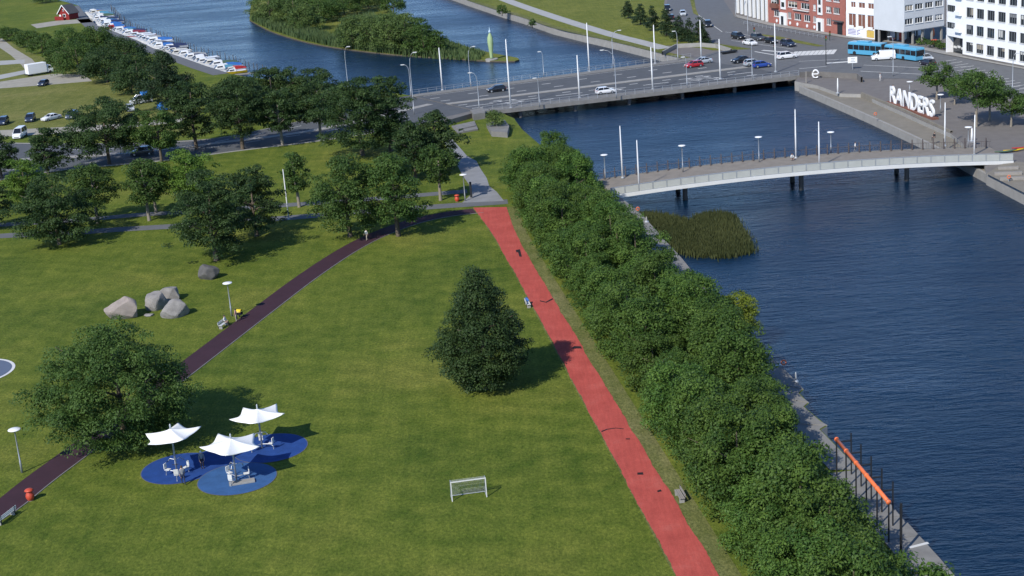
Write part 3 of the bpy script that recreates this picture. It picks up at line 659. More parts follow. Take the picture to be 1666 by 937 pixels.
for s in (.19, .48, .745):
    for t in (.22, .72):
        p = fp(s, t); q = MB(); q.lathe((p.x, p.y, -4.5), [(.38, 0), (.38, 4.5+fz(s)-.55), (.5, 4.5+fz(s)-.5), (.5, 4.5+fz(s)-.3)], m_concd, 12); q.build('pier', fb, True)
    a, b = fp(s, .05, -.5), fp(s, .95, -.5); q = MB(); q.tube([a, b], .3, m_concd, 4); q.build('cross_beam', fb)
for i, s in enumerate((.16, .5, .8)):
    a = fp(s, .12, .2); q = MB(); q.box((a.x, a.y, a.z+.25), (2.0, .5, .12), m_wood); o = q.build('seat', fb); q = MB(); q.box((a.x-.8, a.y, a.z+.06), (.12, .4, .3), m_conc); q.box((a.x+.8, a.y, a.z+.06), (.12, .4, .3), m_conc); q.build('seat_leg', fb)
# ================================================================== LAMPS, MASTS, SIGNS
def mast(xb, yb, yt, label, z=BZ, r=.16, m=None, name='banner_mast', group='white masts along the bridges'):
    p = G(xb, yb, z); h = hgt(xb, yb, yt, z); e = empty(name, p, 0, label, 'mast', group)
    q = MB(); q.lathe((0, 0, 0), [(r, 0), (r*.95, h*.5), (r*.6, h-.15), (.02, h)], m or m_white, 10); q.build('pole', e, True)
    q = MB(); q.lathe((0, 0, 0), [(r*2.2, 0), (r*2.2, .12), (r*1.3, .3)], m_steel, 10); q.build('base', e); return e
for xb, yb, yt, lab in [(831, 176, 65, 'white mast on the road bridge nearest the park, beside the black car'), (943, 160, 90, 'white mast on the near railing of the road bridge, left of the white hatchback'),
        (1062, 146, 77, 'white mast near the middle of the road bridge near railing'), (1172, 129, 64, 'white mast on the near railing right of the red car'), (1262, 117, 39, 'white mast at the city end of the road bridge'),
        (720, 147, 78, 'white mast on the far railing, left of the island sculpture'), (959, 117, 38, 'white mast on the far railing against the far shore path'), (1066, 104, 41, 'white mast on the far railing beside the pines'), (1141, 94, 33, 'white mast on the far railing by the grey car')]:
    mast(xb, yb, yt, lab, r=.17)
for s, t, yt, xb, lab in [(0, 0, 205, 1013, 'tall white mast on the far side of the footbridge near the park'), (0, 0, 228, 1040, 'shorter white mast at the near parapet of the footbridge by the park'), (0, 0, 178, 1295, 'tall white mast halfway along the footbridge'), (0, 0, 198, 1333, 'white mast right of the halfway mast on the footbridge')]:
    yb = {1013: 290, 1040: 309, 1295: 258, 1333: 272}[xb]; z = {1013: .55, 1040: .45, 1295: 1.3, 1333: 1.3}[xb]
    mast(xb, yb, yt, lab, z, .13)
mast(1537, 238, 167, 'white mast on the plaza at the end of the terrace', 0, .13); mast(1585, 253, 187, 'white mast at the city end of the footbridge', .4, .13)
mast(470, 357, 275, 'white flagpole beside the grey path in the park', 0, .1, name='flagpole', group=None)
mast(1363, 152, 127, 'short white marker post on the terrace edge', 0, .16, name='marker_post', group=None); mast(1581, 231, 208, 'short white light column behind the end of the footbridge', 0, .2, name='light_column', group=None)
mast(1312, 150, 116, 'mooring pile standing in the water at the city abutment', WATER, .16, m_wood, 'mooring_pile', None)
def disc_lamp(xb, yb, yt, label, z=0, sc=1.0):
    p = G(xb, yb, z); h = hgt(xb, yb, yt, z); e = empty('disc_lamp', p, 0, label, 'lamp', 'park lamps with flat round heads')
    q = MB(); q.lathe((0, 0, 0), [(.11, 0), (.1, 1.2), (.075, 1.25), (.06, h-.1), (.12, h-.02)], m_steel, 8); q.build('pole', e, True)
    q = MB(); q.lathe((0, 0, h-.12), [(.12, 0), (.5, .06), (.6, .12), (.55, .17), (.15, .22), (.0, .23)], m_white, 18); hd = q.build('lamp_head', e, True)
    q = MB(); q.lathe((0, 0, h-.2), [(.1, 0), (.2, .04), (.2, .09)], m_lamp, 10); q.build('lens', hd)
for xb, yb, yt, lab, z in [(36, 769, 698, 'park lamp with round head near the maroon path at lower left', 0), (377, 514, 460, 'park lamp with round head behind the bench with the sitting person', 0), (757, 327, 284, 'park lamp with flat head beside the orange bin on the pale footway', 0),
        (985, 292, 252, 'disc lamp at the park end of the footbridge', .5), (1111, 279, 237, 'disc lamp on the footbridge, first past the tall white masts', 1.1), (1235, 264, 223, 'disc lamp on the footbridge just left of its middle', 1.3), (1352, 250, 215, 'disc lamp on the footbridge right of its middle', 1.2),
        (1480, 152, 133, 'small lamp behind the white letters on the plaza', 0), (1530, 184, 154, 'lamp beside the last of the white letters', 0), (1575, 242, 207, 'disc lamp on the plaza by the end of the footbridge', 0)]:
    disc_lamp(xb, yb, yt, lab, z)
def street_lamp(xb, yb, yt, dx, label, z=BZ, group='street lamps along the road'):
    p = G(xb, yb, z); h = hgt(xb, yb, yt, z); e = empty('street_lamp', p, 0, label, 'street lamp', group); L = abs(dx)/S(xb, yb, z); sg = 1 if dx > 0 else -1
    q = MB(); q.tube([(0, 0, 0), (0, 0, 1.3), (0, 0, 1.35), (0, 0, h*.78), (sg*L*.12, 0, h*.9), (sg*L*.45, 0, h*.975), (sg*L*.8, 0, h)], [.11, .11, .08, .065, .06, .055, .05], m_steel, 7); q.build('pole', e, True)
    q = MB(); q.box((sg*(L*.8+.35), 0, h), (.85, .32, .14), m_offw); hd = q.build('lamp_head', e, bevel=.04); q = MB(); q.box((sg*(L*.8+.38), 0, h-.085), (.6, .24, .04), m_lamp); q.build('lens', hd)
for xb, yb, yt, dx, lab, z in [(1003, 160, 81, -21, 'arched street lamp on the near railing beside the white hatchback', BZ), (998, 111, 51, 13, 'arched street lamp on the far railing near the middle of the road bridge', BZ), (780, 179, 118, -10, 'arched street lamp at the abutment by the black car', BZ), (669, 156, 105, -9, 'street lamp with short left arm where the road meets the bridge', BZ),
        (674, 186, 87, 9, 'tall dark street lamp on the road at the bridge approach', .05), (766, 142, 77, 9, 'street lamp on the far railing below the island spit', BZ), (567, 148, 77, 6, 'street lamp standing before open water left of the bridge', 0), (282, 176, 107, -5, 'tall street lamp before the conifer at the car park', 0),
        (885, 126, 84, -3, 'thin street lamp on the far railing over open water', BZ), (878, 174, 127, -3, 'thin post lamp on the near railing by the black car', BZ), (1118, 144, 93, -3, 'thin post lamp below the red car', BZ), (1103, 99, 51, -3, 'thin post lamp on the far railing under the pines', BZ), (1224, 130, 67, -3, 'thin post lamp in front of the blue car', BZ),
        (1217, 57, -6, 8, 'street lamp at the junction before the brick building', 0), (1453, 124, 60, -4, 'white street lamp on the plaza edge by the bus', 0), (1647, 150, 88, 5, 'street lamp at the parking bays beside the white building', 0), (1197, 28, -8, 6, 'street lamp with blue sign at the top of the junction', 0)]:
    street_lamp(xb, yb, yt, dx, lab, z)
# traffic signals and signs
def signal(xb, yb, yt, lab):
    p = G(xb, yb); h = hgt(xb, yb, yt); e = empty('traffic_light', p, 0, lab, 'traffic light', 'traffic lights at the junction')
    q = MB(); q.lathe((0, 0, 0), [(.09, 0), (.07, h)], m_dsteel, 8); q.build('pole', e)
    q = MB(); q.box((0, -.16, h-.6), (.36, .26, 1.05), m_black); hd = q.build('signal_head', e, bevel=.03)
    for k, c in enumerate(((.5, .03, .02), (.5, .3, .03), (.03, .3, .1))):
        q = MB(); q.lathe((0, 0, 0), [(.11, 0), (.09, .03)], M('signal_lens_%d' % k, c, .3, .05), 10); o = q.build('signal_lens', hd); o.rotation_euler = (R_(90), 0, 0); o.location = (0, -.292, h-.28-.32*k)
for a in ((1344, 106, 58, 'black traffic light left of the blue bus'), (1227, 58, 44, 'traffic light on the far kerb before the brick building'), (1260, 92, 72, 'traffic light at the city end of the road bridge behind the white mast'), (1350, 66, 50, 'traffic light at the shop corner pavement')): signal(*a)
e = empty('direction_sign', G(1387, 113), R_(-12), 'white direction sign board on a post at the plaza corner', 'sign')
q = MB(); q.lathe((0, 0, 0), [(.09, 0), (.09, 2.4)], m_steel, 8); q.build('post', e)
q = MB(); q.box((0, -.1, 2.1), (2.0, .08, 1.3), m_white); bd = q.build('board', e)
for k, (x, z, ww) in enumerate(((.1, 2.45, .9), (.05, 2.1, .7), (.1, 1.75, 1.0))):
    q = MB(); q.box((x, -.148, z), (ww, .012, .12), m_steel); q.build('text_line', bd)
e = empty('ring_sign', G(1327, 128), R_(-10), 'round white ring-shaped emblem standing by the bridge parapet', 'sign')
q = MB(); pts = [(.62*math.cos(t), 0, 1.0+.85*math.sin(t)) for t in [R_(a) for a in range(0, 321, 20)]]; q.tube(pts, .17, m_white, 8); q.build('ring', e, True)
q = MB(); q.tube([(-.55, 0, 1.0), (.6, 0, 1.0)], .12, m_white, 8); q.build('bar', e); q = MB(); q.box((0, 0, .1), (.9, .4, .2), m_dsteel); q.build('base', e)
# parapet by the ring, plaza walls
def wall(name, px, z0, z1, m, lab, wd=.4):
    l = [Vector(p[:2]) for p in gp(px)]; q = MB(); ribbon(q, l, -wd/2, wd/2, z1, m, z0); o = q.build(name); tag(o, lab, 'wall'); return o
wall('parapet_wall', [(1302, 126), (1320, 124), (1395, 128), (1402, 134)], 0, 1.1, m_concd, 'low brown stone parapet between the junction and the terrace')
wall('stone_wall', [(1078, 90), (1100, 78), (1140, 76), (1165, 78), (1190, 86)], 0, 1.0, m_conc, 'grey stone wall with bench niche at the far end of the road bridge')
wall('low_wall', [(1402, 153), (1470, 180), (1548, 216)], -.7, .35, m_terr, 'long low retaining step below the white letters')
# RANDERS letters
SA, SB = G(1448, 168), G(1520, 194); sdir = (SB-SA); sl = sdir.length; sdir.normalize()
e = empty('letter_sign', (SA.x, SA.y, 0), math.atan2(sdir.y, sdir.x), 'giant white block letters spelling a name on the plaza', 'sign')
q = MB(); q.box((sl/2, 0, .18), (sl+1, 1.2, .36), m_brickd); q.build('plinth', e)
wds = []
for ch in 'RANDERS':
    cu = bpy.data.curves.new('letter', 'FONT'); cu.body = ch; cu.size = 4.4; cu.extrude = .16; cu.offset = .0; cu.bevel_depth = .03; cu.materials.append(m_white)
    tmp = bpy.data.objects.new('tmp', cu); col.objects.link(tmp); bpy.context.view_layer.update()
    me = bpy.data.meshes.new_from_object(tmp.evaluated_get(bpy.context.evaluated_depsgraph_get())); bpy.data.objects.remove(tmp); wds.append((me, max(v.co.x for v in me.vertices)))
tot = sum(x for _, x in wds); x = 0; k = sl/tot
for me, wd in wds:
    if not me.materials: me.materials.append(m_white)
    me.name = 'letter'; o = bpy.data.objects.new('letter', me); col.objects.link(o); o.parent = e; o.rotation_euler = (R_(90), 0, 0); o.location = (x, 0, .36); o.scale = (k*.98, 1, 1); x += wd*k
# sculpture on the island spit
p = G(800, 97, iz); h = hgt(800, 97, 46, iz); e = empty('sculpture', p, 0, 'tall pale green spindle sculpture on the tip of the island', 'sculpture')
q = MB(); q.lathe((0, 0, 0), [(1.7, -.5), (1.7, .25), (1.5, .3)], m_conc, 16); q.build('plinth', e)
m_green = M('verdigris', (.33, .44, .22), .6, .15, 1)
q = MB(); q.lathe((0, 0, .3), [(.35, 0), (.4, .3), (.55, h*.25), (.78, h*.5), (.72, h*.66), (.4, h*.76), (.22, h*.8)], m_green, 14); q.build('body', e, True)
q = MB(); q.lathe((0, 0, .3), [(.22, h*.8), (.3, h*.83), (.34, h*.86), (.12, h*.9), (.06, h*.97), (.02, h)], M('pale_blue_metal', (.45, .58, .68), .5, .1), 12); q.build('finial', e, True)
# ================================================================== PARK FURNITURE
def bench(loc, rz, lab, back=True, m=None, L=1.9):
    e = empty('bench', loc, rz, lab, 'bench', 'park benches'); m = m or m_wood
    for y in (-.16, 0, .16): q = MB(); q.box((0, y, .46), (L, .13, .05), m); q.build('seat_slat', e)
    if back:
        for z in (.62, .78): q = MB(); q.box((0, .27, z), (L, .04, .12), m); q.build('back_slat', e)
    for x in (-L*.4, L*.4): q = MB(); q.box((x, 0, .21), (.1, .42, .42), m_conc); q.box((x, .28, .5), (.06, .05, .8), m_dsteel); q.build('leg', e)
    return e
dm = (G(420, 510)-G(306, 597)); am = math.atan2(dm.y, dm.x)
b1 = G(364, 532); bench(b1, am, 'bench beside the maroon path with a sitting person', m=m_offw)
bench(G(10, 846), am+math.pi, 'pale bench at the lower left corner with deep shadow', m=m_offw, L=2.6)
ap = math.atan2(ud.y, ud.x)
bench(G(859, 498), ap, 'bench on the left edge of the red path with a blue bag', m=m_offw)
bench(G(1106, 812), ap+math.pi, 'grey bench under the row trees by the red path')
q = MB(); q.loft([[(-.25, -.18, 0), (.25, -.18, 0), (.25, .18, 0), (-.25, .18, 0)], [(-.28, -.2, .15), (.28, -.2, .15), (.28, .2, .15), (-.28, .2, .15)], [(-.22, -.1, .38), (.22, -.1, .38), (.22, .1, .38), (-.22, .1, .38)]], M('blue_cloth', (.06, .17, .5), .8, .15, 3)); q.tube([(-.15, 0, .37), (-.1, 0, .5), (.1, 0, .5), (.15, 0, .37)], .025, m_dsteel, 5)
o = q.build('bag', fix=True); pb_ = G(859, 498)+ud*.55; o.location = (pb_.x, pb_.y, .5); o.rotation_euler = (0, 0, ap); tag(o, 'blue bag lying on the bench by the red path', 'bag')
def bin_(xb, yb, lab):
    e = empty('litter_bin', G(xb, yb), 0, lab, 'bin', 'round red litter bins'); e.scale = (.84, .84, .84)
    q = MB(); q.lathe((0, 0, 0), [(.22, 0), (.3, .08), (.42, .3), (.46, .52), (.4, .78), (.3, .92), (.3, 1.0)], m_binred, 16); q.build('body', e, True)
    q = MB(); q.lathe((0, 0, 1.12), [(.46, 0), (.5, .06), (.36, .2), (.05, .26)], m_binred, 16); q.build('lid', e, True)
    q = MB(); q.lathe((0, 0, .96), [(.06, 0), (.06, .2)], m_dsteel, 6); q.lathe((0, 0, -.05), [(.3, 0), (.3, .08)], m_conc, 12); q.build('stem', e)
bin_(50, 814, 'round red litter bin at the edge of the maroon path, lower left'); bin_(744, 328, 'round orange-red litter bin beside the pale footway')
e = empty('sign_post', G(767, 322), 0, 'dark slim information post on the pale footway', 'sign'); q = MB(); q.box((0, 0, 1.3), (.34, .2, 2.6), m_dsteel); q.build('panel', e, bevel=.02); q = MB(); q.box((0, 0, .04), (.6, .4, .08), m_conc); q.build('base', e)
# boulders
def boulder(xa, ya, wpx, hf, df, m, lab, seed, sq=1.0):
    s = S(xa, ya); R = wpx/s/2; bm = bmesh.new(); bmesh.ops.create_icosphere(bm, subdivisions=4, radius=1); rnd = random.Random(seed)
    pl = [(Vector((rnd.gauss(0, 1), rnd.gauss(0, 1), rnd.gauss(.1, .8))).normalized(), rnd.uniform(.62, .9)) for _ in range(13)]
    for v in bm.verts:
        for n_, d in pl:
            k = v.co.dot(n_)-d
            if k > 0: v.co -= n_*k*.9
        nz = math.sin(v.co.x*7+seed)*math.cos(v.co.y*6)*.02+math.sin(v.co.z*15+v.co.x*11)*.01
        v.co *= 1+nz; v.co = Vector((v.co.x*R*1.12, v.co.y*R*df, v.co.z*R*hf))
    me = bpy.data.meshes.new('boulder'); bm.to_mesh(me); bm.free(); me.materials.append(m); o = bpy.data.objects.new('boulder', me); col.objects.link(o)
    p = G(xa, ya); o.location = (p.x, p.y+R*df*.3, R*hf*.52); o.rotation_euler = (0, 0, rnd.uniform(-.4, .4)); tag(o, lab, 'boulder', 'boulders on the lawn'); return o
boulder(199, 518, 56, .82, .8, m_rockw, 'large flat-topped reddish boulder, leftmost of the group', 4); boulder(256, 503, 40, 1.05, .9, m_rock, 'tall pale grey boulder in the middle of the group', 5); boulder(276, 489, 36, 1.0, .9, m_rock, 'grey boulder leaning behind the middle one', 9)
boulder(285, 515, 46, .8, .8, m_rock, 'light speckled boulder at the right front of the group', 7); boulder(340, 454, 33, 1.05, .8, m_rockd, 'dark brown-grey boulder standing alone beneath the tree', 8); boulder(243, 514, 18, .25, .8, m_rock, 'small flat stone between the large boulders', 10)
# football goal
ga, gb = G(736, 816), G(792, 808.5); gd = (gb-ga).normalized(); gl = (gb-ga).length; e = empty('football_goal', (ga.x, ga.y, 0), math.atan2(gd.y, gd.x), 'small white football goal with net on the lawn', 'goal')
gh = hgt(736, 816, 784)
for x in (0, gl): q = MB(); q.box((x, 0, gh/2), (.08, .08, gh), m_offw); q.build('post', e)
q = MB(); q.box((gl/2, 0, gh-.05), (gl-.08, .08, .08), m_offw); q.build('crossbar', e)
q = MB()
for x in (0, gl): q.tube([(x, .05, gh-.05), (x, .5, gh-.05), (x, 1.1, .05), (x, .05, .05)], .035, m_steel, 5)
q.tube([(0, 1.1, .05), (gl, 1.1, .05)], .035, m_steel, 5); q.build('rear_frame', e)
q = MB(); n = 26
for k in range(n+1):
    x = gl*k/n; q.tube([(x, .05, gh-.05), (x, .5, gh-.07), (x, 1.1, .05)], .007, m_net, 3, False)
for k in range(16):
    t = k/15; y, z = (.05+.45*t/.2, gh-.06) if t < .2 else (.5+.6*(t-.2)/.8, gh-.07-(gh-.12)*(t-.2)/.8); q.tube([(0, y, z), (gl, y, z)], .007, m_net, 3, False)
    for x in (0, gl): q.tube([(x, .05, .05+(gh-.1)*t), (x, 1.1-.55*t, .05+(gh-.1)*t)], .007, m_net, 3, False)
q.build('net', e)['kind'] = 'stuff'
# ---- playground: blue rubber ground, three sails on posts with exercise gear
def ell(px, a, b, rot=0, n=48):
    c = G(*px); return [(c.x+a*math.cos(t)*math.cos(rot)-b*math.sin(t)*math.sin(rot), c.y+a*math.cos(t)*math.sin(rot)+b*math.sin(t)*math.cos(rot)) for t in [2*math.pi*k/n for k in range(n)]]
CIR = [((293, 762), 3.55), ((440, 729), 3.5), ((386, 779), 3.55), ((362, 749), 3.3)]
for k, ((px, r), m, z) in enumerate(zip(CIR, (m_blue, m_blue, m_blue2, m_blue), (.03, .034, .042, .026))):
    c = G(*px); mb = MB(); mb.poly(circ(c, r+.07), z-.005, m_asph2); mb.poly(circ(c, r), z, m); struct(mb.build('rubber_ground'))
def sail(xb, yb, yt_peak, rot, R, lab, tilt=(0, 0), gear=0):
    p = G(xb, yb); e = empty('shade_sail', p, rot, lab, 'canopy', 'white sails over the exercise ground'); hp = hgt(xb, yb, yt_peak); hr = hp-.75; n = 5; q = MB()
    q.lathe((0, 0, 0), [(.09, 0), (.08, hp+.35), (.02, hp+.45)], m_steel, 10); q.build('post', e, True)
    V = []; F = []; NA, NR = 60, 9
    for j in range(NR+1):
        f = j/NR
        for i in range(NA):
            a = 2*math.pi*i/NA; ph = (a*n/(2*math.pi)) % 1; edge = 1-.30*(1-abs(2*ph-1)**2.0)
            r = R*edge*f; zz = hp-(hp-hr)*(f**.75)+(.28*(abs(2*ph-1)**3)*f**2)
            x, y = r*math.cos(a), r*math.sin(a); V.append((x, y, zz+tilt[0]*x+tilt[1]*y))
    for j in range(NR):
        for i in range(NA): F.append((j*NA+i, j*NA+(i+1) % NA, (j+1)*NA+(i+1) % NA, (j+1)*NA+i))
    q = MB(); q.add(V, [f[::-1] for f in F], m_fabric); o = q.build('canopy', e, True); sm = o.modifiers.new('thick', 'SOLIDIFY'); sm.thickness = .02
    for k in range(n):
        a = 2*math.pi*k/n; q = MB(); x, y = R*math.cos(a), R*math.sin(a); q.tube([(0, 0, hr-.7), (x*.97, y*.97, hr+.2+tilt[0]*x+tilt[1]*y)], .04, m_steel, 6); q.build('strut', e)
    # exercise gear fixed to the post
    for k in range(3):
        a = 2.1*k+gear; c, s = math.cos(a), math.sin(a); q = MB()
        q.tube([(c*.1, s*.1, 1.7), (c*.55, s*.55, 1.75), (c*.75, s*.75, 1.5)], .035, m_steel, 6); q.build('handle_arm', e)
        q = MB(); q.tube([(c*.75-s*.3, s*.75+c*.3, 1.5), (c*.75+s*.3, s*.75-c*.3, 1.5)], .03, m_dsteel, 6); q.build('handle', e)
        q = MB(); q.tube([(c*.1, s*.1, .5), (c*.8, s*.8, .55), (c*1.15, s*1.15, .4), (c*1.2, s*1.2, .03)], .045, m_steel, 6); g_ = q.build('seat_arm', e)
        q = MB(); q.box((c*.95, s*.95, .62), (.5, .4, .08), m_offw, a); q.box((c*1.2, s*1.2, .95), (.08, .42, .5), m_offw, a); q.build('gear_seat', g_, bevel=.02)
    return e
sail(289, 775, 696, R_(16), 2.75, 'left white sail canopy nearest the huge tree', (.06, -.05), 2.5); sail(385, 783, 712, R_(-20), 2.85, 'front white sail canopy over the pale blue disc', (-.05, -.02), .6); sail(427, 730, 664, R_(-87), 2.75, 'rear white sail canopy at the right end of the blue ground', (.03, .02), 1.2)
q = MB(); c = G(394, 786); q.box((c.x, c.y, .12), (2.3, .8, .16), m_conc, R_(12)); tag(q.build('step_platform', bevel=.02), 'low grey step platform on the pale blue disc', 'platform')
# ---- orange beam swing frame on the quay
A = Vector((27.35, 103.6, 0)); B = Vector((26.3, 116.2, 0)); bd_ = (B-A).normalized(); bn = Vector((bd_.y, -bd_.x, 0)); e = empty('swing_frame', A, math.atan2(bd_.y, bd_.x), 'dark post frame carrying a long orange beam along the quay', 'frame'); Lb = (B-A).length
zb = 3.45
q = MB(); q.tube([(0, 0, zb), (Lb, 0, zb)], .16, m_orange, 12); bm_ = q.build('beam', e, True)
for k in range(6): q = MB(); q.tube([(Lb*k/5-.08, 0, zb), (Lb*k/5+.08, 0, zb)], .2, m_orange, 12); q.build('collar', bm_, True)
for k in range(6):
    for y in ((-1.05, .02) if k else (-.02,)):
        q = MB(); q.box((Lb*k/5, y+(-.2 if y < -.5 else 0), 1.95 if y < -.5 else 1.68), (.1, .1, 3.9 if y < -.5 else 3.36), m_dsteel); q.build('post', e)
    if k: q = MB(); q.box((Lb*k/5, -.6, zb-.25), (.1, 1.25, .1), m_dsteel); q.build('crossbar', e)
q = MB(); q.box((-2.3, -.15, 2.2), (.16, .16, 4.4), m_dsteel); q.build('post', e)
# things on the quay
def life(xb, yb, lab):
    e = empty('lifebuoy_post', G(xb, yb), 0, lab, 'lifebuoy', 'lifebuoys on the quays'); q = MB(); q.box((0, 0, .5), (.08, .08, 1.0), m_steel); q.build('post', e)
    q = MB(); n = 14; q.tube([(.24*math.cos(2*math.pi*k/n), -.1, .8+.24*math.sin(2*math.pi*k/n)) for k in range(n+1)], .07, m_orange, 6); q.build('ring', e, True)
life(1275, 601, 'orange lifebuoy on the park quay among the concrete slabs'); life(1424, 192, 'red lifebuoy on the terrace edge below the white letters'); life(1641, 296, 'orange lifebuoy at the bottom of the right quay'); life(1038, 348, 'orange lifebuoy on the park quay under the footbridge')
mast(1238, 594, 566, 'white short post with sign at the quay beside the row trees', 0, .12, name='marker_post', group=None); mast(1295, 622, 605, 'slim grey bollard post at the water edge', 0, .12, m_steel, 'bollard', None); mast(1052, 362, 352, 'small pale mooring bollard on the quay by the reed bed', 0, .16, m_conc, 'bollard', None)
# ================================================================== VEHICLES
CARS = {  # length, width, belt, roof height, body top line [(x, z)], greenhouse bottom (x0, x1), roof (x0, x1)
    'hatch': (4.15, 1.76, .93, 1.46, [(-2.07, .55), (-2.05, .9), (-1.9, .95), (.95, .95), (1.75, .8), (2.0, .66), (2.07, .45)], (-1.98, 1.05), (-1.5, .25)),
    'sedan': (4.6, 1.8, .93, 1.42, [(-2.3, .55), (-2.27, .88), (-1.5, .96), (1.0, .95), (1.9, .8), (2.22, .64), (2.3, .45)], (-1.65, 1.1), (-.85, .25)),
    'suv': (4.5, 1.86, 1.05, 1.68, [(-2.25, .6), (-2.22, 1.02), (-2.0, 1.07), (1.0, 1.07), (1.85, .96), (2.15, .8), (2.25, .5)], (-2.12, 1.1), (-1.75, .3)),
    'van': (5.2, 1.98, 1.15, 2.1, [(-2.6, .6), (-2.58, 1.1), (-2.5, 1.17), (1.2, 1.17), (2.2, 1.05), (2.5, .85), (2.6, .5)], (-2.55, 1.75), (-2.45, .75)),
}
def car(px, d, kind, colr, label, z=0.0, group='cars', closed=False, name=None, load=None):
    L, W, belt, top, line, gb_, rf = CARS[kind]; p = G(px[0], px[1], z); d = Vector((d[0], d[1])).normalized(); hw = W/2
    e = empty(name or ('van' if kind == 'van' else 'car'), p, math.atan2(d.y, d.x), label, 'van' if kind == 'van' else 'car', group); pm = paint('car_paint_%s' % '_'.join('%d' % (c*100) for c in colr), colr)
    q = MB(); secs = []
    for x, zt in line:
        t = abs(x)/(L/2); k = hw*(1-.12*max(0, t-.75)/.25)
        secs.append([(x, -k*.94, .24), (x, -k, .42), (x, -k, zt*.8), (x, -k*.94, zt), (x, -k*.5, zt+.02), (x, k*.5, zt+.02), (x, k*.94, zt), (x, k, zt*.8), (x, k, .42), (x, k*.94, .24)])
    q.loft(secs, pm); body = q.build('body', e, True, True); b = body.modifiers.new('edge', 'EDGE_SPLIT'); b.split_angle = R_(35)
    gk, rk = hw*.93, hw*.74
    gl_ = [(gb_[0], -gk, belt), (gb_[1], -gk*.96, belt), (gb_[1], gk*.96, belt), (gb_[0], gk, belt)]; rl = [(rf[0], -rk, top-.03), (rf[1], -rk, top-.03), (rf[1], rk, top-.03), (rf[0], rk, top-.03)]
    q = MB(); q.loft([gl_, rl], m_glassg if not closed else pm); q.build('windows', e, fix=True)
    q = MB(); q.loft([[(rf[0]-.04, -rk-.02, top-.05), (rf[1]+.05, -rk-.02, top-.05), (rf[1]+.05, rk+.02, top-.05), (rf[0]-.04, rk+.02, top-.05)], [(rf[0]+.06, -rk+.08, top+.015), (rf[1]-.08, -rk+.08, top+.015), (rf[1]-.08, rk-.08, top+.015), (rf[0]+.06, rk-.08, top+.015)]], pm); q.build('roof', e, fix=True)
    for (a, c) in ((gl_[0], rl[0]), (gl_[1], rl[1]), (gl_[2], rl[2]), (gl_[3], rl[3])):
        q = MB(); q.tube([a, c], .045, pm, 5); q.build('pillar', e)
    if closed:
        q = MB(); q.box((gb_[1]-.55, 0, (belt+top)/2), (.5, W*.87, (top-belt)*.62), m_glassg); q.build('side_window', e)
        q = MB(); a, c = Vector(gl_[1]), Vector(rl[1]); q.add([a.lerp(c, .1)+Vector((.02, .1, .02)), Vector(gl_[2]).lerp(Vector(rl[2]), .1)+Vector((.02, -.1, .02)), Vector(gl_[2]).lerp(Vector(rl[2]), .9)+Vector((.02, -.05, .02)), a.lerp(c, .9)+Vector((.02, .05, .02))], [(0, 1, 2, 3)], m_glassg); q.build('windscreen', e)
    else:
        for s in (-1, 1):
            xm = (rf[0]+rf[1])/2+.1; q = MB(); q.tube([(xm-.05, s*gk*.985, belt), (xm, s*rk, top-.04)], .045, pm, 5); q.build('pillar', e)
    for x in (-L*.31, L*.315):
        for s in (-1, 1):
            wv = empty_w = MB(); wv.tube([(x, s*(hw-.2), .32), (x, s*(hw+.015), .32)], .32, m_black, 14); wo = wv.build('wheel', e); q = MB(); q.tube([(x, s*(hw+.01), .32), (x, s*(hw+.03), .32)], .2, m_steel, 10); q.build('rim', wo)
    for s in (-1, 1):
        q = MB(); q.box((L/2-.1, s*hw*.68, .64 if kind != 'van' else .8), (.22, .36, .16), m_lamp); q.build('headlight', e, bevel=.03)
        q = MB(); q.box((-L/2+.06, s*hw*.76, .8 if kind != 'van' else 1.0), (.12, .26, .2), m_tail); q.build('tail_light', e, bevel=.02)
        q = MB(); q.box((gb_[1]-.25, s*(hw+.08), belt+.08), (.12, .18, .13), pm); q.build('mirror', e)
    q = MB(); q.box((L/2-.02, 0, .42), (.06, W*.5, .14), m_black); q.build('grille', e)
    if load:
        q = MB(); q.box((-L*.28, 0, top*.5+.9), (L*.5, W*1.02, 1.5), load, 0, .92); q.build('tarpaulin', e, bevel=.06)
    return e
bl = (BN0-BN1).normalized(); br = -bl; bm_dir = (BF1-BF0).normalized()
BK, WH, RD, BLU, SIL, GRY, NAV = (.012, .013, .016), (.75, .75, .75), (.42, .02, .03), (.02, .06, .3), (.42, .46, .5), (.06, .065, .075), (.02, .03, .06)
bz = BZ+.005
car((808, 149), bl, 'hatch', BK, 'black hatchback on the road bridge nearest the park', bz, 'cars on the road bridge'); car((985, 152), br, 'hatch', WH, 'white hatchback driving right on the road bridge', bz, 'cars on the road bridge')
car((1129, 109), -bm_dir, 'hatch', RD, 'red hatchback on the road bridge', bz, 'cars on the road bridge'); car((1143, 103), -bm_dir, 'sedan', SIL, 'silver grey car half hidden behind the red hatchback', bz, 'cars on the road bridge')
car((1206, 101), -bm_dir, 'sedan', BK, 'black sedan behind the blue car at the city end of the bridge', bz, 'cars on the road bridge'); car((1239, 109), br, 'hatch', BLU, 'bright blue hatchback at the city end of the bridge', bz, 'cars on the road bridge'); car((1225, 106), br, 'hatch', SIL, 'pale car tucked behind the bright blue hatchback', bz, 'cars on the road bridge')
car((1280, 95), br, 'suv', WH, 'white SUV entering the junction from the bridge', .05, 'cars at the junction')
jd = (G(1285, 74)-G(1200, 60)).normalized()
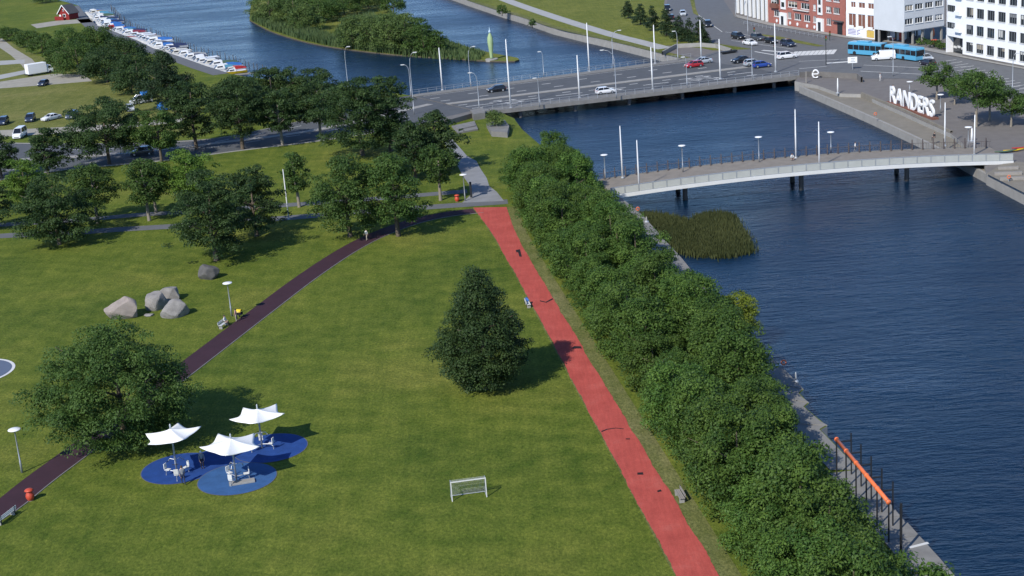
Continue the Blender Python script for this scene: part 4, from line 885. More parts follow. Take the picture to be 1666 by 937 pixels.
for a, k, c, lab in [((1201, 63), 'suv', BK, 'black SUV at the rear left of the waiting queue'), ((1233, 65), 'suv', GRY, 'dark grey SUV in the far lane of the waiting queue'), ((1254, 70), 'hatch', BK, 'black hatchback in the middle of the far waiting lane'), ((1282, 75), 'suv', NAV, 'dark navy SUV at the head of the waiting queue'), ((1220, 73), 'sedan', WH, 'white sedan in the near lane of the waiting queue')]:
    car(a, jd, k, c, lab, .05, 'cars at the junction')
jd2 = (G(1112, 24)-G(1100, 0)).normalized()
for a, k, c, lab, sg in [((1086, 17), 'suv', BK, 'dark car farther up the street beside the pines', 1), ((1111, 25), 'hatch', SIL, 'pale car on the street right of the pines', 1), ((1152, 43), 'suv', BK, 'black car partly behind the rightmost pine', 1), ((1092, 31), 'hatch', BK, 'dark car hidden among the pines', -1)]:
    car(a, jd2*sg, k, c, lab, .05, 'cars at the junction')
std = (G(1666, 110)-G(1566, 90)).normalized()
car((1506, 98), std, 'hatch', SIL, 'silver car behind the rear end of the blue bus', .05, 'cars at the junction'); car((1509, 106), std*-1, 'hatch', (.02, .018, .035), 'dark purple car before the plaza trees', .05, 'cars at the junction')
car((1437, 97), (-1, .12), 'van', WH, 'white delivery van passing in front of the blue bus', .05, None, True)
cdir = Vector((.12, -1))
for a, k, c, dd, lab in [((6, 202), 'suv', NAV, (.05, -1), 'dark blue car at the left edge of the car park'), ((50, 197), 'suv', NAV, (.1, -1), 'dark blue car left of the white sedan in the car park'), ((84, 195), 'sedan', WH, (-.75, -.9), 'white sedan between two dark cars in the car park'), ((118, 192), 'suv', (.05, .06, .09), (-.1, -1), 'grey-blue car beside the big roadside tree'), ((212, 180), 'hatch', SIL, (.35, -1), 'silver car by the blue tarpaulin'), ((71, 139), 'hatch', NAV, (-.15, -1), 'dark blue car alone on the gravel yard')]:
    car(a, dd, k, c, lab, .02, 'cars in the car park')
car((33, 223), (0, -1), 'van', WH, 'white van parked on the lane below the car park', .03, None, False)
m_tarp = M('blue_tarp', (.03, .17, .5), .7, .12, 1.5)
car((230, 168), (-.9, -.45), 'van', WH, 'white van with blue tarpaulin load at the thicket', .02, None, False, 'van', m_tarp)
car((232, 252), (-1, -.12), 'suv', GRY, 'dark street car driving under the roadside trees', .06, None)
q = MB(); c = G(266, 178); q.box((c.x, c.y, .9), (2.6, 3.6, 1.5), m_tarp, .4, .7); tag(q.build('tarpaulin_cover', bevel=.1), 'blue tarpaulin heap behind the tall street lamp', 'tarpaulin')
# lorry
e = empty('lorry', G(60, 122), R_(38), 'white box lorry parked on the gravel beside the thicket', 'lorry')
q = MB(); q.box((0, 0, 1.95), (5.4, 2.45, 2.7), m_white); q.build('cargo_box', e, bevel=.04); q = MB(); q.box((0, 0, .55), (6.6, .9, .25), m_dsteel); q.build('chassis', e)
q = MB(); q.loft([[(2.8, -1.1, .5), (4.5, -1.1, .5), (4.5, 1.1, .5), (2.8, 1.1, .5)], [(2.8, -1.1, 1.45), (4.5, -1.1, 1.4), (4.5, 1.1, 1.4), (2.8, 1.1, 1.45)], [(2.8, -1.0, 2.4), (3.9, -1.0, 2.4), (3.9, 1.0, 2.4), (2.8, 1.0, 2.4)]], m_white); cb = q.build('cab', e, fix=True)
q = MB(); q.add([(4.47, -.95, 1.5), (4.47, .95, 1.5), (3.96, .9, 2.3), (3.96, -.9, 2.3)], [(0, 1, 2, 3)], m_glassg); q.build('windscreen', cb)
for s in (-1, 1): q = MB(); q.box((3.5, s*1.06, 1.85), (.8, .06, .6), m_glassg); q.build('side_window', cb)
for x in (-1.9, 3.6):
    for s in (-1, 1): q = MB(); q.tube([(x, s*.8, .45), (x, s*1.12, .45)], .45, m_black, 14); q.build('wheel', e)
# articulated bus
m_bus = paint('bus_blue', (.08, .32, .5), .4)
f0, f1 = G(1385, 88), G(1439, 92); r0_, r1_ = G(1446, 93), G(1497, 100)
e = empty('articulated_bus', (f1.x, f1.y, .05), 0, 'light blue articulated bus turning at the junction', 'bus')
def busbody(a, b, nm, front):
    d = (b-a); L = d.length; d.normalize(); o = empty(nm, ((a+b)/2-f1).to_tuple()[:2]+(0,), math.atan2(d.y, d.x)); o.parent = e; H, W = 3.0, 2.5
    q = MB(); q.loft([[(-L/2, -W/2, .3), (L/2, -W/2, .3), (L/2, W/2, .3), (-L/2, W/2, .3)], [(-L/2, -W/2, 2.7), (L/2, -W/2, 2.7), (L/2, W/2, 2.7), (-L/2, W/2, 2.7)], [(-L/2+.15, -W/2+.25, H), (L/2-.15, -W/2+.25, H), (L/2-.15, W/2-.25, H), (-L/2+.15, W/2-.25, H)]], m_bus); q.build('body_shell', o, fix=True)
    n = max(4, int(L/1.5))
    for k in range(n):
        for s in (-1, 1): q = MB(); q.box((-L/2+(k+.5)*L/n, s*(W/2+.005), 1.85), (L/n*.92, .05, 1.1), m_glassg); q.build('window', o)
    x = -L/2 if front else L/2
    q = MB(); q.box((x, 0, 1.8), (.06, W*.9, 1.3), m_glassg); q.build('windscreen' if front else 'rear_window', o)
    for wx in ((-L*.3, L*.3) if front else (L*.1,)):
        for s in (-1, 1): q = MB(); q.tube([(wx, s*(W/2-.25), .48), (wx, s*(W/2+.02), .48)], .48, m_black, 14); q.build('wheel', o)
    q = MB(); q.box((-L*.1, 0, H+.12), (L*.35, 1.5, .28), m_bus); q.build('roof_unit', o, bevel=.06); return o
busbody(f0, f1, 'front_section', True); busbody(r0_, r1_, 'rear_section', False)
q = MB()
for k in range(7):
    p = f1.lerp(r0_, k/6)-f1; q.box((p.x, p.y, 1.6), (.28, 2.2 if k % 2 else 2.4, 2.5), m_black, math.atan2((r0_-f1).y, (r0_-f1).x))
q.build('bellows', e)
# ================================================================== MARINA
random.seed(21)
def boat(p, d, L, hull, deck, cover, style, label):
    W = L*.36; e = empty('motorboat', (p.x, p.y, WATER), math.atan2(d.y, d.x), label, 'boat', 'boats moored along the marina quay'); q = MB(); secs = []
    for f, wv, zk, zd in ((0, .86, -.25, .85), (.2, .97, -.3, .85), (.45, 1.0, -.3, .9), (.7, .84, -.25, 1.0), (.88, .5, -.1, 1.12), (1.0, .04, .25, 1.22)):
        x = -L/2+f*L; h = W/2*wv; secs.append([(x, -h, zd), (x, -h*.92, .3), (x, -h*.4, zk), (x, h*.4, zk), (x, h*.92, .3), (x, h, zd)])
    q.loft(secs, hull); q.build('hull', e, fix=True)
    q = MB(); vs = [(-L/2+f*L, s*W/2*wv*.93, zd+.02) for s in (-1, 1) for f, wv, zd in ((0, .86, .85), (.2, .97, .85), (.45, 1, .9), (.7, .84, 1.0), (.88, .5, 1.12), (1, .04, 1.22))]; q.add(vs, [(i, i+1, 7+i, 6+i) for i in range(5)], deck); q.build('deck', e, fix=True)
    c0, c1 = (-.05*L, .3*L) if style else (-.1*L, .22*L)
    q = MB(); q.loft([[(c0, -W*.36, .88), (c1, -W*.3, .95), (c1, W*.3, .95), (c0, W*.36, .88)], [(c0+.1, -W*.3, 1.5+.5*style), (c1-L*.13, -W*.24, 1.5+.45*style), (c1-L*.13, W*.24, 1.5+.45*style), (c0+.1, W*.3, 1.5+.5*style)]], deck); cb = q.build('cabin', e, fix=True)
    q = MB(); xm = c1-L*.06; q.add([(c1-.03+.03, -W*.27, 1.05), (c1-.0, W*.27, 1.05), (c1-L*.115, W*.22, 1.45+.4*style), (c1-L*.115, -W*.22, 1.45+.4*style)], [(0, 1, 2, 3)], m_glassg); q.build('windscreen', cb)
    for s in (-1, 1): q = MB(); q.box(((c0+c1)/2-.1, s*W*.335, 1.28+.2*style), ((c1-c0)*.5, .06, .3), m_glassg); q.build('side_window', cb)
    if cover is not None:
        q = MB(); secs = []
        for f in (0, .5, 1):
            x = -L*.47+f*(c0+L*.47); hz = 1.25+.45*f+.15*math.sin(f*3.14); secs.append([(x, -W*.43, .9), (x, -W*.3, hz), (x, W*.3, hz), (x, W*.43, .9)])
        q.loft(secs, cover); q.build('canvas_cover', e, fix=True)
    q = MB(); q.tube([(L*.2, -W*.36, 1.1), (L*.2, -W*.36, 1.55), (L*.49, 0, 1.75), (L*.2, W*.36, 1.55), (L*.2, W*.36, 1.1)], .025, m_steel, 4); q.build('bow_rail', e)
    q = MB(); q.box((-L/2-.15, 0, .55), (.35, .4, .9), m_black); q.build('outboard', e)
cblue, cteal, cmar, cnav, cgrn, cred, cyel = M('canvas_blue', (.03, .14, .42), .8), M('canvas_teal', (.08, .25, .36), .8), M('canvas_maroon', (.2, .03, .05), .8), M('canvas_navy', (.02, .035, .1), .8), M('canvas_green', (.07, .12, .08), .8), M('hull_red', (.38, .03, .03), .4), M('hull_yellow', (.55, .38, .02), .4)
m_bw = M('gelcoat_white', (.75, .75, .74), .35, .05); m_bc = M('gelcoat_cream', (.66, .63, .55), .4, .06)
specs = [(cyel, m_bw, None, 0, 'yellow-hulled open boat, last in the row'), (m_bw, m_bc, cred, 0, 'white boat with red cover next to the yellow one'), (m_bw, m_bw, cteal, 1, 'white boat with teal cover'), (m_bw, m_bw, cblue, 0, 'white boat with bright blue cover'), (m_bw, m_bw, cgrn, 1, 'white boat with grey-green cover')]
rest = [(m_bw, m_bw, None, 1, 'white cabin boat'), (m_bw, m_bc, None, 1, 'white cabin boat with cream deck'), (m_bw, m_bw, None, 0, 'low white open boat'), (m_bw, m_bc, cgrn, 1, 'white boat with grey-green cover'), (m_bw, m_bw, M('canvas_grey', (.3, .31, .32), .8), 0, 'white boat with grey cover'), (m_bc, m_bc, M('canvas_tan', (.33, .24, .14), .8), 1, 'cream boat with tan cover'), (m_bw, m_bw, cnav, 0, 'white boat with navy cover'), (m_bw, m_bw, cnav, 1, 'white cabin boat with navy cover'), (m_bw, m_bw, cblue, 1, 'white cabin boat with blue cover'), (m_bw, m_bc, None, 0, 'cream-decked white boat'), (m_bw, m_bw, None, 1, 'white cabin cruiser'), (m_bw, m_bw, cteal, 0, 'white boat with teal cover')]
nodes = [Vector(p) for p in marina]; acc = [0]
for a, b in zip(nodes, nodes[1:]): acc.append(acc[-1]+(b-a).length)
s_ = 11.0; k = 0
def atlen(s):
    for i in range(len(nodes)-1):
        if s <= acc[i+1]: return nodes[i].lerp(nodes[i+1], (s-acc[i])/(acc[i+1]-acc[i])), (nodes[i+1]-nodes[i]).normalized()
qd = (nodes[-1]-nodes[0]).normalized(); outd = Vector((qd.y, -qd.x))
while s_ < acc[-1]-2 and k < 49:
    c, t = atlen(s_); L = random.uniform(7.4, 11) if k else 7.6
    if k < 5: sp = specs[k]
    elif abs(s_-128) < 2.4: sp = (cred, m_bw, None, 0, 'red-hulled boat')
    elif abs(s_-137) < 2.4: sp = (m_bw, m_bw, cmar, 1, 'white cabin boat with maroon cover')
    elif abs(s_-150) < 2.4: sp = (m_bw, m_bw, cblue, 1, 'white boat with large bright blue canopy')
    elif abs(s_-163) < 2.4: sp = (cred, cred, None, 1, 'all-red boat')
    else: sp = random.choice(rest)
    lab = sp[4] if k < 2 else '%s, %s boat from the yellow one along the quay' % (sp[4], ordn(k+1))
    boat(c+outd*(L/2+random.uniform(.4, 1.6)), (-outd+Vector((random.gauss(0, .07), random.gauss(0, .07)))).normalized(), L, sp[0], sp[1], sp[2], sp[3], lab); s_ += random.uniform(3.4, 4.6)+(L-7)*.3; k += 1
pile = None; m_pile = M('pile_wood', (.11, .11, .115), .9, .3, 2)
q = MB(); q.lathe((0, 0, -2.5), [(.11, 0), (.1, 4.0), (.08, 4.1), (.03, 4.15)], m_pile, 8); pile = tag(q.build('mooring_post', None, True), 'dark wooden mooring post standing in the water beyond the moored boats', 'mooring post', 'mooring posts of the marina')
s_ = -16; first = True; k = 0
while s_ < acc[-1]-4:
    c, t = atlen(max(s_, 0)); 
    if s_ < 0: c = c+t*s_
    o = pile if first else pile.copy()
    if not first: col.objects.link(o)
    first = False; pp = c+outd*(12.4+random.uniform(-.3, .3)); o.location = (pp.x, pp.y, WATER+random.uniform(-.3, .4)); s_ += random.uniform(3.4, 4.4)
q = MB(); a = G(372, 119); b = a+Vector((outd.x, outd.y, 0))*12-Vector((qd.x, qd.y, 0))*2
q.slab([(a.x-1, a.y-1), (b.x-1, b.y-1), (b.x-1.6, b.y-2.2), (a.x-1.6, a.y-2.2)], -.6, -.3, m_wood); tag(q.build('jetty'), 'narrow wooden jetty beside the yellow boat', 'jetty')
# red cabin at the marina
e = empty('red_cabin', G(112, 31), R_(-30), 'small red wooden cabin with white gable trim at the marina', 'cabin'); m_cab = M('falun_red', (.22, .02, .018), .8, .15, 1)
q = MB(); q.loft([[(-2.6, -2.2, 0), (2.6, -2.2, 0), (2.6, -2.2, 2.4), (0, -2.2, 5.2), (-2.6, -2.2, 2.4)], [(-2.6, 2.6, 0), (2.6, 2.6, 0), (2.6, 2.6, 2.4), (0, 2.6, 5.2), (-2.6, 2.6, 2.4)]], m_cab); q.build('wall', e, fix=True)
for s in (-1, 1):
    q = MB(); q.loft([[(s*3.0, -2.6, 2.1), (s*3.05, -2.6, 2.25), (0, -2.6, 5.55), (0, -2.6, 5.35)], [(s*3.0, 3.0, 2.1), (s*3.05, 3.0, 2.25), (0, 3.0, 5.55), (0, 3.0, 5.35)]], m_roof); rf_ = q.build('roof', e, fix=True)
    q = MB(); q.loft([[(s*3.1, -2.72, 2.0), (s*3.1, -2.72, 2.35), (0, -2.72, 5.7), (0, -2.72, 5.3)], [(s*3.1, -2.62, 2.0), (s*3.1, -2.62, 2.35), (0, -2.62, 5.7), (0, -2.62, 5.3)]], m_white); q.build('barge_board', rf_, fix=True)
q = MB(); q.box((.2, -2.23, 1.6), (1.5, .08, 1.2), m_white); wn = q.build('window', e); q = MB(); q.box((.2, -2.28, 1.6), (1.2, .04, .95), m_glass); q.build('pane', wn)
q = MB(); q.box((0, -2.23, 3.6), (.7, .08, .7), m_white); wn = q.build('window', e); q = MB(); q.box((0, -2.28, 3.6), (.5, .04, .5), m_glass); q.build('pane', wn)
q = MB(); q.box((-1.9, -2.23, 1.0), (.9, .06, 1.95), m_white); q.build('door', e)
q = MB(); c = G(97, 33); q.box((c.x, c.y, .7), (4.5, .3, 1.4), m_cab, R_(-30)); tag(q.build('board_fence'), 'dark red board fence left of the cabin', 'fence')
# kayaks at the city end
for xb, yb, c, lab in ((1650, 247, cyel, 'yellow kayak lying at the city end of the footbridge'), (1664, 243, cred, 'red kayak at the right edge by the footbridge'), (1636, 249, cgrn, 'dark green canoe left of the yellow kayak')):
    q = MB(); L = 3.8; secs = [[(-L/2+f*L, 0, .12+.25*abs(2*f-1)**2-.02), (-L/2+f*L, -.34*wv, .28+.1*abs(2*f-1)), (-L/2+f*L, 0, .4+.1*abs(2*f-1)), (-L/2+f*L, .34*wv, .28+.1*abs(2*f-1))] for f, wv in ((0, .05), (.2, .7), (.4, 1), (.6, 1), (.8, .7), (1, .05))]; q.loft(secs, c); o = q.build('kayak', None, True, True); o.location = G(xb, yb); o.rotation_euler = (0, 0, .15); tag(o, lab, 'kayak')
# ================================================================== BUILDINGS
wrnd = random.Random(5); m_blind1, m_blind2, m_blind3 = M('blind_white', (.5, .5, .48), .8), M('blind_grey', (.2, .21, .22), .8), M('blind_beige', (.34, .3, .24), .8)
def facade(b, A, B, H, rows, wallm, zb=0, depth=12, framem=None, sill=True, back=True, mull=2, panem=None, roofm=None):
    """wall from A to B (seen from the side where u x up points), rows: [(z0, z1, [(u0, u1)...])] become real openings"""
    u = Vector((B.x-A.x, B.y-A.y, 0)); L = u.length; u.normalize(); n = Vector((u.y, -u.x, 0)); O = Vector((A.x, A.y, zb)); q = MB(); T = .35; zc = 0
    for z0, z1, ws in sorted(rows):
        if z0 > zc: q.fbox(O, u, n, 0, L, -T, 0, zc, z0, wallm)
        x = 0
        for u0, u1 in sorted(ws):
            if u0 > x: q.fbox(O, u, n, x, u0, -T, 0, z0, z1, wallm)
            x = u1
        if x < L: q.fbox(O, u, n, x, L, -T, 0, z0, z1, wallm)
        zc = z1
    if H > zc: q.fbox(O, u, n, 0, L, -T, 0, zc, H, wallm)
    q.build('wall', b)
    for z0, z1, ws in rows:
        for u0, u1 in ws:
            f = MB(); t = .1
            f.fbox(O, u, n, u0, u1, -.2, -.1, z0, z0+t, framem or m_white); f.fbox(O, u, n, u0, u1, -.2, -.1, z1-t, z1, framem or m_white)
            f.fbox(O, u, n, u0, u0+t, -.2, -.1, z0+t, z1-t, framem or m_white); f.fbox(O, u, n, u1-t, u1, -.2, -.1, z0+t, z1-t, framem or m_white)
            for k in range(1, mull+1): xm = u0+(u1-u0)*k/(mull+1); f.fbox(O, u, n, xm-.04, xm+.04, -.2, -.11, z0+t, z1-t, framem or m_white)
            fo = f.build('window', b); p = MB(); p.fbox(O, u, n, u0+.02, u1-.02, -.28, -.22, z0+.02, z1-.02, panem or m_glass); p.build('pane', fo)
            k_ = wrnd.random()
            if k_ < .45 and panem is None:
                bl_ = MB(); hb = (z1-z0)*wrnd.uniform(.2, .75); c_ = u0+.12+(u1-u0-.24)*wrnd.choice((0, 0, .5)); bl_.fbox(O, u, n, c_, min(u1-.12, c_+(u1-u0)*wrnd.choice((.5, .9))), -.218, -.205, z1-.1-hb, z1-.1, wrnd.choice((m_blind1, m_blind2, m_blind3))); bl_.build('blind', fo)
            if sill: p = MB(); p.fbox(O, u, n, u0-.06, u1+.06, .002, .12, z0-.1, z0-.01, m_offw); p.build('sill', fo)
    if back:
        q = MB(); q.fbox(O, u, n, 0, .35, -depth, -T-.003, 0, H-.003, wallm); q.fbox(O, u, n, L-.35, L, -depth, -T-.003, 0, H-.003, wallm); q.fbox(O, u, n, .353, L-.353, -depth, -depth+.35, 0, H-.003, wallm); q.build('wall', b)
        q = MB(); q.fbox(O, u, n, -.1, L+.1, -depth-.1, .1, H, H+.35, roofm or m_roof); q.build('roof', b)
    return O, u, n, L
def upos(A, B, xa, ya, xb, yb):
    """photo column -> metres along a wall whose foot line runs (xa,ya)-(xb,yb)"""
    def f(x): p = G(x, ya+(yb-ya)*(x-xa)/(xb-xa)); return (Vector((p.x, p.y))-Vector((A.x, A.y))).length*(1 if x >= xa else -1)
    return f
# brick housing block
xa, ya, xb, yb = 1250, 36, 1375, 57.5; A, B = G(xa, ya), G(xb, yb); U = upos(A, B, xa, ya, xb, yb)
b = empty('brick_block', (0, 0, 0), 0, 'red brick apartment block with white stair strips behind the junction', 'building')
def X(z): return U(1190+z/8.33)
rows = [(1.9, 3.6, [(X(765), X(815)), (X(855), X(945)), (X(985), X(1070)), (X(1110), X(1150)), (X(1290), X(1355)), (X(580), X(655))]),
        (5.0, 6.6, [(X(540), X(650)), (X(770), X(895)), (X(945), X(1060)), (X(1110), X(1150)), (X(1285), X(1360)), (X(1385), X(1470))]),
        (8.0, 9.6, [(X(540), X(650)), (X(770), X(895)), (X(945), X(1060)), (X(1110), X(1150)), (X(1285), X(1360)), (X(1385), X(1470))]),
        (11.0, 12.6, [(X(540), X(650)), (X(770), X(895)), (X(945), X(1060)), (X(1110), X(1150)), (X(1285), X(1360)), (X(1385), X(1470))])]
O, u, n, L = facade(b, A, B, 15, rows, m_brick, mull=2)
for z0, z1 in ((680, 745), (1180, 1240)):
    q = MB(); q.fbox(O, u, n, X(z0), X(z1), .002, .25, 4.2, 14.6, m_white); st = q.build('stair_strip', b)
    for zz in range(5): q = MB(); q.fbox(O, u, n, X(z0)+.5, X(z1)-.5, .252, .27, 4.8+zz*2, 6.1+zz*2, m_glass); q.build('pane', st)
    q = MB(); q.fbox(O, u, n, X(z0)-.3, X(z1)+.6, .002, .5, 0, 3.3, m_white); q.build('door_surround', b)
    q = MB(); q.fbox(O, u, n, X(z0)+.6, X(z0)+1.9, .502, .53, 0, 2.4, m_glass); q.build('door', b)
for z in (620, 800, 900, 1030, 1130):
    q = MB(); p = O+u*X(z)+n*.03+Vector((0, 0, .8)); q.tube([p, p+n*.12], .45, m_white, 14); q.build('basement_window', b)
q = MB(); q.fbox(O, u, n, X(1440), X(1505), .002, .1, 0, 3.2, m_dsteel); q.build('door', b); q = MB(); q.fbox(O, u, n, X(1400), X(1530), .11, .9, 3.25, 3.45, m_roof); q.build('porch_roof', b)
for zz in (6.9, 9.9):
    q = MB(); q.fbox(O, u, n, X(560), X(650), .002, .9, zz-2.6, zz-1.5, m_brickd); q.build('balcony', b); q = MB(); q.fbox(O, u, n, X(850), X(1060), .002, .5, zz-2.4, zz-2.2, m_offw); q.build('canopy', b)
# white pillared block to its left
A2 = G(1196, 20); b = empty('pillared_block', (0, 0, 0), 0, 'building with tall white pillars and dark glass left of the brick block', 'building')
u2 = (A-A2); L2 = u2.length
q = MB(); O2, uu, nn = Vector((A2.x, A2.y, 0)), u2.normalized(), None; nn = Vector((uu.y, -uu.x, 0)); q.fbox(O2, uu, nn, 0, L2-.05, -9, -.6, 0, 15, m_glass); q.build('glass_front', b)
q = MB(); q.fbox(O2, uu, nn, -.2, L2-.02, -9.2, .1, 15, 15.4, m_roof); q.build('roof', b)
for k in range(8): q = MB(); q.fbox(O2, uu, nn, L2*(k+.35)/8, L2*(k+.35)/8+1.0, -.58, .0, 0, 14.99, m_white); q.build('pillar', b)
# shop building
xa, ya, xb, yb = 1377, 59, 1440, 66.5; A, B = G(xa, ya), G(xb, yb); U = upos(A, B, xa, ya, xb, yb)
b = empty('shop_building', (0, 0, 0), 0, 'white building with dark brick bays and posters at street level', 'building')
def X2(z): return U(1340+z/7.573)
rows = [(2.35, 5.8, [(X2(305)+.0, X2(400)), (X2(420), X2(515)), (X2(535), X2(625)), (X2(645), X2(725))]), (7.3, 8.7, [(X2(335), X2(395)), (X2(430), X2(510)), (X2(545), X2(620))]), (10.6, 12, [(X2(335), X2(395)), (X2(430), X2(510)), (X2(545), X2(620))])]
O, u, n, L = facade(b, A, B, 14, rows, m_wallw, mull=1, sill=False, panem=m_brickd)
for z0, z1, c, nm in ((288, 480, m_white, 'poster'), (535, 628, M('poster_yellow', (.6, .42, .1), .6), 'poster'), (650, 728, M('poster_navy', (.04, .05, .1), .4), 'shop_window')):
    q = MB(); q.fbox(O, u, n, X2(z0), X2(z1), .002, .09, .4, 2.1, c); ps = q.build(nm, b)
    if z0 == 288:
        for k in range(4): q = MB(); q.fbox(O, u, n, X2(z0)+.5, X2(z1)-.8-.6*(k % 2), .092, .1, 1.75-k*.35, 1.92-k*.35, M('poster_violet', (.2, .17, .38), .6)); q.build('text_line', ps)
for k, z0 in enumerate((290, 410, 525, 635, 735)):
    q = MB(); q.fbox(O, u, n, X2(z0)-.15, X2(z0)+.15, .003, .2, 0, 6.2, m_white); q.build('pilaster', b)
for k in range(4): q = MB(); z0 = (305, 420, 535, 645)[k]; q.fbox(O, u, n, X2(z0)+.25, X2(z0)+2.2, .12, .16, 2.25, 2.95, m_white); q.build('banner', b)
# corner bay
xa3, ya3, xb3, yb3 = 1440, 66.5, 1471, 66; C3 = G(xb3, yb3); b3 = empty('corner_bay', (0, 0, 0), 0, 'glass corner bay with dark canopy and red panels between shop and office wing', 'building')
u3 = (C3-B); L3 = u3.length; u3.normalize(); n3 = Vector((u3.y, -u3.x, 0)); O3 = Vector((B.x, B.y, 0))+u3*.03
q = MB(); q.fbox(O3, u3, n3, 0, L3, -8, -.4, 0, 14, m_wallw); q.build('wall', b3); q = MB(); q.fbox(O3, u3, n3, 0, L3*.62, -.398, -.2, 0, 5.6, m_glass); q.build('glass', b3)
for k in range(4): q = MB(); q.fbox(O3, u3, n3, L3*.62*k/3-.06, L3*.62*k/3+.06, -.2, -.05, 0, 5.6, m_offw); q.build('glazing_bar', b3)
q = MB(); q.fbox(O3, u3, n3, L3*.66, L3*.98, -.398, -.1, 2.6, 5.8, m_brickd); q.build('brick_panel', b3); q = MB(); q.fbox(O3, u3, n3, L3*.72, L3*.95, -.398, -.12, 0, 2.5, M('red_door', (.42, .05, .03), .5)); q.build('door', b3)
q = MB(); q.fbox(O3, u3, n3, -.3, L3+.1, -.39, 1.4, 6.0, 6.9, m_dsteel); q.build('canopy', b3); q = MB(); q.fbox(O3, u3, n3, L3*.15, L3*.5, -.19, -.1, .8, 2.6, M('poster_pale', (.55, .58, .7), .6)); q.build('poster', b3); q = MB(); q.fbox(O3, u3, n3, L3*.2, L3*.52, -.19, -.08, .3, .75, M('poster_coral', (.65, .22, .18), .6)); q.build('poster', b3)
for k in range(3): q = MB(); q.fbox(O3, u3, n3, L3*(.15+.27*k), L3*(.15+.27*k)+.35, -.398, -.3, 7.3, 8.4, m_glass); q.build('slot_window', b3)
# office wing on stilts
zw = 3.4; A4, B4 = G(1471, 51.5, zw), G(1536, 41.5, zw); b = empty('office_wing', (0, 0, 0), 0, 'pale grey office wing raised over a dark open ground floor', 'building')
Lw = (Vector((B4.x, B4.y))-Vector((A4.x, A4.y))).length; ws = [(Lw*(k+.08)/4, Lw*(k+.86)/4) for k in range(4)]
A4.z = B4.z = 0
O, u, n, L = facade(b, A4, B4, 10.8, [(1.5, 2.9, ws), (4.7, 6.1, ws), (7.8, 9.2, ws)], m_wallg, zb=zw, depth=11, mull=2)
q = MB(); q.fbox(O, u, n, .01, L-.01, -10.9, -.36, -.25, .0, m_wallg); q.build('soffit', b)
for k in range(5):
    for dd in (-.9, -9.5): q = MB(); q.fbox(O, u, n, L*k/4*.96+.05, L*k/4*.96+.45, dd, dd+.4, -3.4, -.252, m_conc); q.build('stilt', b)
q = MB(); q.fbox(O, u, n, 0, L, -10.6, -10.3, -3.4, -.26, m_dsteel); q.build('rear_wall', b)
# white office block at the right edge
A5 = G(1566, 91.5); d5 = (G(1666, 110.5)-A5).normalized(); L5 = 48; B5 = A5+d5*L5; b = empty('white_block', (0, 0, 0), 0, 'tall bright white office block with rows of dark square windows', 'building')
ws = [(1.2+3.8*k, 1.2+3.8*k+2.6) for k in range(12)]
rows = [(1.25, 3.35, ws), (5.0, 7.15, ws), (8.75, 10.9, ws), (12.5, 14.65, ws), (16.3, 18.4, ws)]
O, u, n, L = facade(b, A5, B5, 21, rows, m_wallw, mull=2, framem=M('grey_frame', (.16, .17, .18), .5, .1), depth=16)
q = MB(); q.fbox(O, u, n, -.05, L, .002, .08, 0, .5, m_concd); q.build('plinth', b)
C5 = G(1539, 85.5); u6 = Vector((A5.x-C5.x, A5.y-C5.y, 0)); L6 = u6.length
for z0 in (3.9,):
    A6 = Vector((C5.x, C5.y, 0)); w6 = [(.4, L6*.52)]
    facade(b, A6, Vector((A5.x, A5.y, 0))-u6.normalized()*.01, 17, [(1.7, 3.1, w6), (5.4, 6.9, w6), (9.1, 10.6, w6), (12.8, 14.2, w6)], m_wallw, zb=3.9, mull=3, framem=M('grey_frame'), sill=False, back=False)
un6 = u6.normalized(); nn6 = Vector((un6.y, -un6.x, 0))
q = MB(); q.fbox(A6, un6, nn6, .3, L6-.1, -2.2, -1.6, 0, 3.88, m_glass); q.build('entrance_glass', b)
q = MB(); q.fbox(A6, un6, nn6, 0, .4, -8, -.0, 0, 20.9, m_wallw); q.build('wall', b)
for zz in (5.2, 8.9, 12.6): q = MB(); q.fbox(A6, un6, nn6, L6*.62, L6*.95, .002, .7, zz, zz+.9, m_wallw); q.build('balcony', b)
for k in range(3): q = MB(); q.fbox(A6, un6, nn6, .6+k*1.6, 1.9+k*1.6, -1.598, -1.56, 1.0+.2*(k % 2), 1.5+.2*(k % 2), m_offw); q.build('window_lettering', b)
# planting under the wing
for i, (a, bb, c, d) in enumerate(((1500, 72, 62, 22), (1520, 77, 66, 26), (1533, 80, 69, 20))):
    ptree(a, bb, c, d, .05, 'dome', f_mid, '%s low shrub from the left in the bed under the office wing' % ordn(i+1), 400+i, 'shrub', 'shrubs under the office wing', leaf=.4)
for i, (a, bb, lab, c) in enumerate(((1518, 62, 'orange umbrella folded on the terrace under the office wing', m_orange), (1520, 71, 'dark red planter pot among the shrubs under the wing', m_binred), (1502, 62, 'pale folded umbrella on the terrace under the wing', m_offw))):
    e = empty('folded_umbrella' if i != 1 else 'planter_pot', G(a, bb), 0, lab, 'umbrella' if i != 1 else 'planter'); q = MB(); q.lathe((0, 0, 0), [(.55, 0), (.7, .5), (.75, .9), (.6, 1.0)] if i == 1 else [(.05, .2), (.42, .8), (.35, 1.8), (.1, 2.7), (.03, 2.8)], c, 12); q.build('body' if i == 1 else 'canopy', e, True); q = MB(); q.lathe((0, 0, 0), [(.5, 0), (.5, .12), (.04, .15), (.04, .9)], m_conc, 10); q.build('base', e)
